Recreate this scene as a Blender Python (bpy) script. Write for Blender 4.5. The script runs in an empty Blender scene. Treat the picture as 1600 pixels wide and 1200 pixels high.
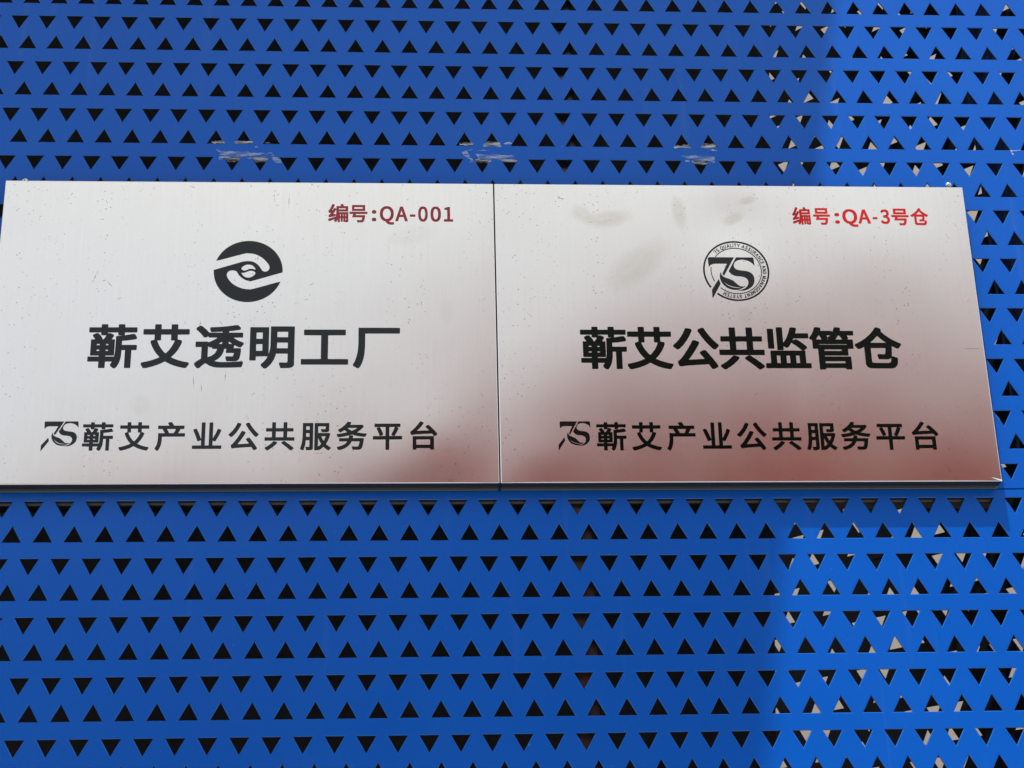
import bpy, math, random
from mathutils import Matrix, Vector

# ------------------------------------------------------------------ camera, sky, sun, exposure
P = 0.035                                   # one hole pitch of the perforated sheet, metres
Z0 = 2.87                                   # height of the lattice origin above the pavement
def W(x, y, z): return (x*P, y*P, Z0 + z*P) # sheet units -> metres
R = math.radians
scene = bpy.context.scene
col = scene.collection

cam = bpy.data.cameras.new('camera')
cam.sensor_width = 36.0
cam.lens = 36.0*2701/1600
cam.clip_start = 0.05; cam.clip_end = 5000
cam_ob = bpy.data.objects.new('camera', cam); col.objects.link(cam_ob)
cam_ob.matrix_world = (Matrix.Translation(W(14.1264, -55.2151, -36.3002)) @ Matrix.Rotation(R(-3.8947), 4, 'Z')
                       @ Matrix.Rotation(R(111.8116), 4, 'X') @ Matrix.Rotation(R(-1.4456), 4, 'Z'))
scene.camera = cam_ob

SUN = Vector((-0.45, -1.0, 2.43)).normalized()      # towards the sun
world = bpy.data.worlds.new('World'); scene.world = world; world.use_nodes = True
nt = world.node_tree
sky = nt.nodes.new('ShaderNodeTexSky'); sky.sky_type = 'NISHITA'; sky.sun_disc = False
sky.sun_elevation = math.asin(SUN.z); sky.sun_rotation = math.atan2(SUN.x, SUN.y)
sky.altitude = 0; sky.air_density = 1.0; sky.dust_density = 4.0; sky.ozone_density = 1.0
nt.nodes['Background'].inputs['Strength'].default_value = 0.15
# thin bright cloud over the blue, most of it low in the sky
tcw = nt.nodes.new('ShaderNodeTexCoord'); cn = nt.nodes.new('ShaderNodeTexNoise')
cn.inputs['Scale'].default_value = 2.2; cn.inputs['Detail'].default_value = 5; cn.inputs['Roughness'].default_value = 0.5
mpw = nt.nodes.new('ShaderNodeMapping'); mpw.inputs['Scale'].default_value = (1, 1, 2.5); mpw.inputs['Location'].default_value = (1.3, 0.4, 0.2)
nt.links.new(tcw.outputs['Generated'], mpw.inputs['Vector']); nt.links.new(mpw.outputs[0], cn.inputs['Vector'])
mr = nt.nodes.new('ShaderNodeMapRange'); mr.inputs['From Min'].default_value = 0.30; mr.inputs['From Max'].default_value = 0.62
mr.inputs['To Min'].default_value = 0.45; mr.inputs['To Max'].default_value = 0.92
nt.links.new(cn.outputs['Fac'], mr.inputs['Value'])
mxw = nt.nodes.new('ShaderNodeMix'); mxw.data_type = 'RGBA'; mxw.inputs[7].default_value = (8.0, 8.15, 8.2, 1)
nt.links.new(mr.outputs[0], mxw.inputs[0]); nt.links.new(sky.outputs[0], mxw.inputs[6])
nt.links.new(mxw.outputs[2], nt.nodes['Background'].inputs['Color'])
sl = bpy.data.lights.new('sun', 'SUN'); sl.energy = 3.9; sl.angle = R(0.53); sl.color = (1.0, 0.96, 0.9)
so = bpy.data.objects.new('sun', sl); col.objects.link(so)
so.rotation_euler = SUN.to_track_quat('Z', 'Y').to_euler(); so.location = (0, -3, 12)
vs = scene.view_settings; vs.view_transform = 'Standard'; vs.look = 'None'; vs.gamma = 1
vs.exposure = 0.0

# ------------------------------------------------------------------ helpers
def add_mesh(name, verts, faces, mats, parent=None, midx=None, smooth=False, loc=None):
    me = bpy.data.meshes.new(name); me.from_pydata(verts, [], faces)
    for m in (mats if isinstance(mats, (list, tuple)) else [mats]): me.materials.append(m)
    if midx: me.polygons.foreach_set('material_index', midx)
    if smooth: me.polygons.foreach_set('use_smooth', [True]*len(me.polygons))
    me.update()
    o = bpy.data.objects.new(name, me); col.objects.link(o)
    if parent: o.parent = parent
    if loc: o.location = loc
    return o
def tag(o, label=None, cat=None, group=None, kind=None):
    if label: o['label'] = label
    if cat: o['category'] = cat
    if group: o['group'] = group
    if kind: o['kind'] = kind
    return o
def empty(name, label, cat, group=None, parent=None):
    o = bpy.data.objects.new(name, None); col.objects.link(o)
    if parent: o.parent = parent
    return tag(o, label, cat, group)
def box_data(x0, x1, y0, y1, z0, z1, c=0.0):
    """box with chamfered edges, metres"""
    if c <= 0:
        v = [(x, y, z) for z in (z0, z1) for y in (y0, y1) for x in (x0, x1)]
        f = [(0,2,3,1), (4,5,7,6), (0,1,5,4), (2,6,7,3), (0,4,6,2), (1,3,7,5)]
        return v, f
    import bmesh
    bm = bmesh.new(); v, f = box_data(x0, x1, y0, y1, z0, z1)
    bv = [bm.verts.new(p) for p in v]
    for q in f: bm.faces.new([bv[i] for i in q])
    bmesh.ops.bevel(bm, geom=list(bm.edges), offset=c, segments=2, profile=0.5, affect='EDGES')
    bm.verts.index_update()
    r = [tuple(p.co) for p in bm.verts], [tuple(q.index for q in g.verts) for g in bm.faces]
    bm.free(); return r
def box(name, x0, x1, y0, y1, z0, z1, mat, parent=None, c=0.0):
    v, f = box_data(x0, x1, y0, y1, z0, z1, c)
    return add_mesh(name, v, f, mat, parent)
def tube(name, cx, cy, r, z0, z1, mat, parent=None, n=24):
    v = []; f = []
    for z in (z0, z1):
        for i in range(n): a = 2*math.pi*i/n; v.append((cx+r*math.cos(a), cy+r*math.sin(a), z))
    for i in range(n): j = (i+1) % n; f.append((i, j, n+j, n+i))
    f.append(tuple(range(n-1, -1, -1))); f.append(tuple(range(n, 2*n)))
    return add_mesh(name, v, f, mat, parent)

# ------------------------------------------------------------------ materials
def mat(name, base, rough=0.5, metal=0.0, spec=0.5, coat=0.0, coat_rough=0.1):
    m = bpy.data.materials.new(name); m.use_nodes = True
    b = m.node_tree.nodes['Principled BSDF']
    b.inputs['Base Color'].default_value = (*base, 1); b.inputs['Roughness'].default_value = rough
    b.inputs['Metallic'].default_value = metal; b.inputs['Specular IOR Level'].default_value = spec
    b.inputs['Coat Weight'].default_value = coat; b.inputs['Coat Roughness'].default_value = coat_rough
    return m
class N:
    """small wrapper to write node graphs"""
    def __init__(s, m): s.t = m.node_tree; s.b = s.t.nodes.get('Principled BSDF')
    def n(s, ty, **kw):
        x = s.t.nodes.new(ty)
        for k, v in kw.items():
            if k.startswith('i_'): x.inputs[k[2:].replace('_', ' ')].default_value = v
            else: setattr(x, k, v)
        return x
    def l(s, a, b): s.t.links.new(a, b)
    def coords(s, scale=(1,1,1), loc=(0,0,0), rot=(0,0,0)):
        tc = s.n('ShaderNodeTexCoord'); mp = s.n('ShaderNodeMapping')
        mp.inputs['Scale'].default_value = scale; mp.inputs['Location'].default_value = loc; mp.inputs['Rotation'].default_value = rot
        s.l(tc.outputs['Object'], mp.inputs['Vector']); return mp.outputs['Vector']
    def noise(s, vec, scale, detail=3, rough=0.5, dist=0.0):
        x = s.n('ShaderNodeTexNoise'); x.inputs['Scale'].default_value = scale; x.inputs['Detail'].default_value = detail
        x.inputs['Roughness'].default_value = rough; x.inputs['Distortion'].default_value = dist
        s.l(vec, x.inputs['Vector']); return x.outputs['Fac']
    def ramp(s, fac, a, b, ca=0.0, cb=1.0):
        x = s.n('ShaderNodeMapRange'); x.clamp = True
        for k, v in zip(('From Min', 'From Max', 'To Min', 'To Max'), (a, b, ca, cb)): x.inputs[k].default_value = v
        s.l(fac, x.inputs['Value']); return x.outputs['Result']
    def math(s, op, a, b=None):
        x = s.n('ShaderNodeMath'); x.operation = op
        for i, v in enumerate((a, b)):
            if v is None: continue
            if isinstance(v, (int, float)): x.inputs[i].default_value = v
            else: s.l(v, x.inputs[i])
        return x.outputs[0]
    def mix(s, fac, a, b):
        x = s.n('ShaderNodeMix'); x.data_type = 'RGBA'
        if isinstance(fac, (int, float)): x.inputs[0].default_value = fac
        else: s.l(fac, x.inputs[0])
        for i, v in ((6, a), (7, b)):
            if isinstance(v, tuple): x.inputs[i].default_value = (*v, 1)
            else: s.l(v, x.inputs[i])
        return x.outputs[2]
    def bump(s, h, strength, dist):
        x = s.n('ShaderNodeBump'); x.inputs['Strength'].default_value = strength; x.inputs['Distance'].default_value = dist
        s.l(h, x.inputs['Height']); s.l(x.outputs[0], s.b.inputs['Normal']); return x

# blue powder coat
blue = mat('blue_powder_coat', (0.001, 0.10, 0.50), 0.24, spec=0.22)
g = N(blue)
v1 = g.coords()
n1 = g.noise(v1, 2.2, 4)                     # broad fading of the paint
c1 = g.mix(g.ramp(n1, 0.35, 0.68), (0.0004, 0.089, 0.475), (0.0004, 0.100, 0.515))
dust = g.ramp(g.noise(v1, 160, 2, 0.6), 0.735, 0.78)          # pale specks of dust
c2 = g.mix(g.math('MULTIPLY', dust, 0.30), c1, (0.30, 0.40, 0.55))
vs1 = g.coords((60, 1, 3.0))
streak = g.ramp(g.noise(vs1, 1.0, 3), 0.62, 0.8)
c3 = g.mix(g.math('MULTIPLY', streak, 0.07), c2, (0.22, 0.28, 0.36))
g.l(c3, g.b.inputs['Base Color'])
g.l(g.ramp(g.noise(v1, 9, 4), 0.3, 0.7, 0.22, 0.30), g.b.inputs['Roughness'])
b1 = g.bump(g.noise(v1, 2.6, 2), 1.0, 0.006)                   # gentle waviness of the thin sheet
b2 = g.n('ShaderNodeBump'); b2.inputs['Strength'].default_value = 0.06; b2.inputs['Distance'].default_value = 0.0004
g.l(g.noise(v1, 900, 2), b2.inputs['Height']); g.l(b1.outputs[0], b2.inputs['Normal']); g.l(b2.outputs[0], g.b.inputs['Normal'])
blue_edge = mat('blue_cut_edge', (0.012, 0.13, 0.52), 0.3, spec=0.3)
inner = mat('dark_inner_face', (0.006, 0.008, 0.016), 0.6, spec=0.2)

# brushed stainless steel of the plaques
def steel_mat(name, stains, scratches):
    m = mat(name, (0.70, 0.69, 0.675), 0.27, metal=1.0)
    g = N(m)
    big = g.coords()
    grain = g.noise(g.coords((1500, 1, 14)), 1.0, 3, 0.6)         # vertical brushing
    grain2 = g.noise(g.coords((260, 1, 2.5)), 1.0, 2, 0.5)
    base = g.mix(g.ramp(grain, 0.3, 0.7), (0.69, 0.685, 0.65), (0.725, 0.715, 0.68))
    base = g.mix(g.math('MULTIPLY', g.ramp(grain2, 0.35, 0.7), 0.15), base, (0.76, 0.75, 0.74))
    cloud = g.ramp(g.noise(big, 7, 5, 0.6), 0.5, 0.75)
    base = g.mix(g.math('MULTIPLY', cloud, 0.10), base, (0.50, 0.48, 0.43))
    # tiny splashes and pits, gathered in loose vertical trails
    sp = g.n('ShaderNodeTexVoronoi'); sp.inputs['Scale'].default_value = 185; g.l(big, sp.inputs['Vector'])
    dot = g.ramp(sp.outputs['Distance'], 0.10, 0.19, 1.0, 0.0)
    trail = g.ramp(g.noise(g.coords((14, 1, 2.2), (3.1, 0, 1.7)), 1.0, 4, 0.6), 0.44, 0.60)
    rnd = g.ramp(g.noise(big, 90, 1), 0.45, 0.53)
    dots = g.math('MULTIPLY', g.math('MULTIPLY', dot, trail), rnd)
    base = g.mix(g.math('MULTIPLY', dots, 0.75), base, (0.14, 0.13, 0.12))
    # dried mud smears: (x, z, half length, half width, angle, weight) in plaque metres
    geo = g.n('ShaderNodeTexCoord')
    for (sx, sz, ra, rb, an, wt) in stains:
        mp = g.n('ShaderNodeMapping'); mp.vector_type = 'TEXTURE'
        mp.inputs['Location'].default_value = (sx, 0, sz); mp.inputs['Rotation'].default_value = (0, -an, 0)
        mp.inputs['Scale'].default_value = (ra, 1000.0, rb)
        g.l(geo.outputs['Object'], mp.inputs['Vector'])
        nz = g.n('ShaderNodeTexNoise'); nz.inputs['Scale'].default_value = 2.6; nz.inputs['Detail'].default_value = 7; nz.inputs['Roughness'].default_value = 0.65
        g.l(mp.outputs[0], nz.inputs['Vector'])
        ln = g.n('ShaderNodeVectorMath'); ln.operation = 'LENGTH'; g.l(mp.outputs[0], ln.inputs[0])
        r = g.math('ADD', ln.outputs['Value'], g.math('MULTIPLY', g.math('SUBTRACT', nz.outputs['Fac'], 0.5), 0.9))
        body = g.math('MULTIPLY', g.ramp(r, 0.55, 1.15, 1.0, 0.0), g.ramp(nz.outputs['Fac'], 0.3, 0.62, 0.45, 1.0))
        base = g.mix(g.math('MULTIPLY', body, wt*0.85), base, (0.45, 0.42, 0.31))
    # single scratches: (x, z, half length, half width, angle)
    for (sx, sz, ra, rb, an) in scratches:
        mp = g.n('ShaderNodeMapping'); mp.vector_type = 'TEXTURE'
        mp.inputs['Location'].default_value = (sx, 0, sz); mp.inputs['Rotation'].default_value = (0, -an, 0)
        mp.inputs['Scale'].default_value = (ra, 1000.0, rb*1.8)
        g.l(geo.outputs['Object'], mp.inputs['Vector'])
        ln = g.n('ShaderNodeVectorMath'); ln.operation = 'LENGTH'; g.l(mp.outputs[0], ln.inputs[0])
        sc_ = g.math('MULTIPLY', g.ramp(ln.outputs['Value'], 0.3, 1.0, 0.75, 0.0), g.ramp(g.noise(big, 400, 2), 0.38, 0.5))
        base = g.mix(sc_, base, (0.12, 0.115, 0.11))
    g.l(base, g.b.inputs['Base Color'])
    g.l(g.ramp(g.noise(big, 5, 4), 0.3, 0.7, 0.18, 0.23), g.b.inputs['Roughness'])
    g.bump(grain, 0.05, 0.0001)
    return m
steel_plain = mat('steel_rim', (0.70, 0.69, 0.68), 0.22, metal=1.0)
shade_return = mat('shaded_return', (0.018, 0.018, 0.022), 0.45, spec=0.3)  # shadow on the plaque sides and underside, put into the colour
flange_m = mat('grey_flange', (0.13, 0.17, 0.19), 0.4, metal=0.8)
print_black = mat('black_print', (0.0030, 0.0068, 0.0078), 0.14, spec=0.34)
print_deep = mat('deep_black_print', (0.0010, 0.0040, 0.0028), 0.2, spec=0.16)
print_red = mat('shaded_red_print', (0.27, 0.018, 0.028), 0.3, spec=0.4)  # the red print as it looks in shade, dulled in the colour
print_red2 = mat('sunlit_red_print', (0.46, 0.010, 0.008), 0.3, spec=0.25)  # same red print with sunlight put into the colour
screw_m = mat('zinc_screw', (0.75, 0.77, 0.72), 0.25, metal=1.0)
screw_d = mat('screw_recess', (0.03, 0.03, 0.03), 0.6)

post_m = mat('dark_steel_post', (0.012, 0.013, 0.018), 0.3, spec=0.6)
g = N(post_m)
rz = g.n('ShaderNodeTexCoord'); sep = g.n('ShaderNodeSeparateXYZ'); g.l(rz.outputs['Object'], sep.inputs[0])
rust = g.math('MULTIPLY', g.ramp(g.noise(g.coords((8, 8, 1.5)), 6, 5), 0.42, 0.6), g.ramp(sep.outputs['Z'], 2.05, 2.35, 1.0, 0.0))
g.l(g.mix(rust, (0.012, 0.013, 0.018), (0.055, 0.024, 0.018)), g.b.inputs['Base Color'])
rail_m = mat('grey_steel_rail', (0.02, 0.021, 0.026), 0.35, spec=0.5)
bluetube = mat('blue_tube_paint', (0.002, 0.022, 0.11), 0.35, spec=0.3)
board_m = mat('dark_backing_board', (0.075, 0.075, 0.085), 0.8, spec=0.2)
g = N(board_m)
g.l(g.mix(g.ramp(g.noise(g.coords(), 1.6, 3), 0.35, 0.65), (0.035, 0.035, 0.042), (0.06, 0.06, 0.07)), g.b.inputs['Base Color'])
beige = mat('beige_render', (0.36, 0.325, 0.285), 0.9, spec=0.2)
g = N(beige)
g.l(g.mix(g.ramp(g.noise(g.coords(), 1.1, 5), 0.3, 0.7), (0.335, 0.30, 0.265), (0.38, 0.345, 0.30)), g.b.inputs['Base Color'])
g.bump(g.noise(g.coords(), 120, 4), 0.3, 0.003)
pave = mat('concrete_pavement', (0.28, 0.27, 0.25), 0.85, spec=0.3)
g = N(pave)
g.l(g.mix(g.ramp(g.noise(g.coords(), 0.8, 6), 0.3, 0.7), (0.34, 0.33, 0.31), (0.43, 0.415, 0.39)), g.b.inputs['Base Color'])
redbrick = mat('red_brown_wall', (0.45, 0.09, 0.06), 0.85, spec=0.2)
g = N(redbrick)
bt = g.n('ShaderNodeTexBrick'); bt.inputs['Scale'].default_value = 1.0
bt.inputs['Brick Width'].default_value = 0.24; bt.inputs['Row Height'].default_value = 0.075; bt.inputs['Mortar Size'].default_value = 0.006
bt.inputs['Color1'].default_value = (0.48, 0.072, 0.05, 1); bt.inputs['Color2'].default_value = (0.39, 0.055, 0.038, 1); bt.inputs['Mortar'].default_value = (0.22, 0.12, 0.10, 1)
g.l(g.coords(rot=(R(90), 0, 0)), bt.inputs['Vector']); g.l(bt.outputs['Color'], g.b.inputs['Base Color'])
bounce_white = mat('light_bounce_white', (0.74, 0.74, 0.73), 0.85, spec=0.3)  # overhead slab whitened to bounce light into the shaded wall
glass_d = mat('window_glass', (0.02, 0.025, 0.03), 0.08, spec=0.6)
frame_m = mat('window_frame', (0.5, 0.5, 0.5), 0.5)

tape_m = mat('torn_tape_film', (0.55, 0.56, 0.55), 0.45, spec=0.5)
g = N(tape_m)
tv = g.coords((0.32, 1, 2.4))
g.l(g.ramp(g.noise(tv, 130, 4, 0.65), 0.40, 0.62, 0.03, 0.62), g.b.inputs['Alpha'])
g.l(g.mix(g.ramp(g.noise(tv, 70, 3), 0.4, 0.6), (0.38, 0.55, 0.78), (0.72, 0.80, 0.86)), g.b.inputs['Base Color'])
g.bump(g.noise(tv, 220, 4), 0.6, 0.002)
tape_w = mat('clear_tape_film', (0.5, 0.5, 0.47), 0.4, spec=0.5)
g = N(tape_w)
g.l(g.ramp(g.noise(g.coords(), 110, 3), 0.3, 0.7, 0.55, 0.85), g.b.inputs['Alpha'])
g.l(g.mix(g.ramp(g.noise(g.coords((1, 1, 3)), 90, 3), 0.4, 0.6), (0.30, 0.30, 0.27), (0.50, 0.48, 0.45)), g.b.inputs['Base Color'])

# ------------------------------------------------------------------ perforated sheets
HW, TOP, APX = 0.314, 0.547, -0.008         # half side, base and apex height of a pointing-down hole
UB, UA, UX = -0.858, -0.303, 0.374          # base, apex and x shift of a pointing-up hole
VP = 1.962                                  # distance between rows of the same kind
BD = (-0.155, 0.825)                        # band of the pointing-down row; the up row has the rest
CH, TH = 0.022, 0.050                       # chamfer of the punched edge, sheet thickness
def sheet(name, x0, x1, z0, z1, ox, oz, frame, mats, back_flip=False):
    """perforated sheet; lattice origin (ox, oz); frame maps (x, depth, z) to metres"""
    V = []; F = []; M = []
    def quadf(pts, y, flip, m):
        b = len(V); V.extend(frame(px, y, pz) for px, pz in pts)
        F.append(tuple(range(b, b+len(pts))) if not flip else tuple(range(b+len(pts)-1, b-1, -1))); M.append(m)
    def cell(a0, a1, b0, b1, tri, down):
        # tri: P, Q, S
        A, B, Cc, D = (a0, b0), (a1, b0), (a1, b1), (a0, b1)
        cx = sum(t[0] for t in tri)/3; cz = sum(t[1] for t in tri)/3
        for y, flip, k, m in ((0.0, False, 1 + CH*5.5, 0), (TH, True, 1.0, 2)):
            b = len(V)
            T = [(cx+(t[0]-cx)*k, cz+(t[1]-cz)*k) for t in tri]
            V.extend(frame(px, y, pz) for px, pz in (A, B, Cc, D, *T))
            Pp, Q, S = 4, 5, 6
            fs = ([(3,Pp,Q,2), (2,Q,S,1), (0,S,Pp,3), (0,1,S)] if down else [(0,1,Q,Pp), (1,2,S,Q), (0,Pp,S,3), (3,S,2)])
            for q in fs:
                F.append(tuple(b+i for i in (q if not flip else q[::-1]))); M.append(m)
            if y == 0.0: outer = [b+4, b+5, b+6]
            else: backv = [b+4, b+5, b+6]
        b = len(V); V.extend(frame(px, CH, pz) for px, pz in tri); mid = [b, b+1, b+2]
        for i in range(3):
            j = (i+1) % 3
            F.append((outer[i], outer[j], mid[j], mid[i])); M.append(1)
            F.append((mid[i], mid[j], backv[j], backv[i])); M.append(2)
    def plain(a0, a1, b0, b1):
        if a1-a0 < 1e-4 or b1-b0 < 1e-4: return
        quadf([(a0,b0),(a1,b0),(a1,b1),(a0,b1)], 0.0, False, 0); quadf([(a0,b0),(a1,b0),(a1,b1),(a0,b1)], TH, True, 2)
    j = math.floor((oz + BD[1] - z1)/VP) - 2
    top_used = None; zcur = None
    while True:
        for kind in (0, 1):
            if kind == 0: zb, zt = oz - VP*j + BD[0], oz - VP*j + BD[1]
            else: zb, zt = oz - VP*j - VP + BD[1], oz - VP*j + BD[0]
            if zt > z1 + 1e-6: continue
            if zb < z0 - 1e-6: continue
            if top_used is None: top_used = zt
            zcur = zb
            sx = ox + (UX if kind else 0)
            i0 = math.ceil(x0 + 0.5 - sx); i1 = math.floor(x1 - 0.5 - sx)
            plain(x0, sx+i0-0.5, zb, zt); plain(sx+i1+0.5, x1, zb, zt)
            for i in range(i0, i1+1):
                c = sx + i
                if kind == 0: tri = [(c-HW, oz-VP*j+TOP), (c+HW, oz-VP*j+TOP), (c, oz-VP*j+APX)]
                else: tri = [(c-HW, oz-VP*j+UB), (c+HW, oz-VP*j+UB), (c, oz-VP*j+UA)]
                cell(c-0.5, c+0.5, zb, zt, tri, kind == 0)
        j += 1
        if oz - VP*j + BD[1] < z0: break
    plain(x0, x1, top_used, z1); plain(x0, x1, z0, zcur)
    # folded edges
    for (xa, za, xb, zb) in ((x0,z0,x1,z0), (x1,z0,x1,z1), (x1,z1,x0,z1), (x0,z1,x0,z0)):
        b = len(V); V.extend([frame(xa,0,za), frame(xb,0,zb), frame(xb,0.6,zb), frame(xa,0.6,za)]); F.append((b,b+3,b+2,b+1)); M.append(0)
    return add_mesh(name, V, F, mats, None, M)

PANEL_TOP = 55.0; GRD = -(Z0)/P
front = lambda x, y, z: W(x, y, z)

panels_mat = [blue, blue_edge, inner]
o = sheet('perforated_panel', -30.0, 44.0, -18.0, PANEL_TOP, 0.0, 0.0, front, panels_mat)
tag(o, 'upper blue perforated sheet carrying the two steel plaques, triangular holes, torn tape on it', 'metal panel', 'blue perforated cladding panels')
o = sheet('perforated_panel', -30.0, 44.0, GRD+3, -18.045, -0.027, -18.875, front, panels_mat)
tag(o, 'lower blue perforated sheet below the plaques, triangular holes', 'metal panel', 'blue perforated cladding panels')
TH_R = R(42.29); CR = 32.63
def rear(u, d, z):
    s, c = math.sin(TH_R), math.cos(TH_R)
    dd = CR + d
    return W(dd*c - u*s, dd*s + u*c, z)
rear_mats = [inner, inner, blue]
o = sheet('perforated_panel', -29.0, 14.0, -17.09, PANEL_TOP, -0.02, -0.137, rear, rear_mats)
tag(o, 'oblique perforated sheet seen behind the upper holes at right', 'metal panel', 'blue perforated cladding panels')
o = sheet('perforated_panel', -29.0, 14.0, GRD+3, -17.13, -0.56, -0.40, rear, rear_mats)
tag(o, 'oblique perforated sheet seen behind the lower holes at right', 'metal panel', 'blue perforated cladding panels')

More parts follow.
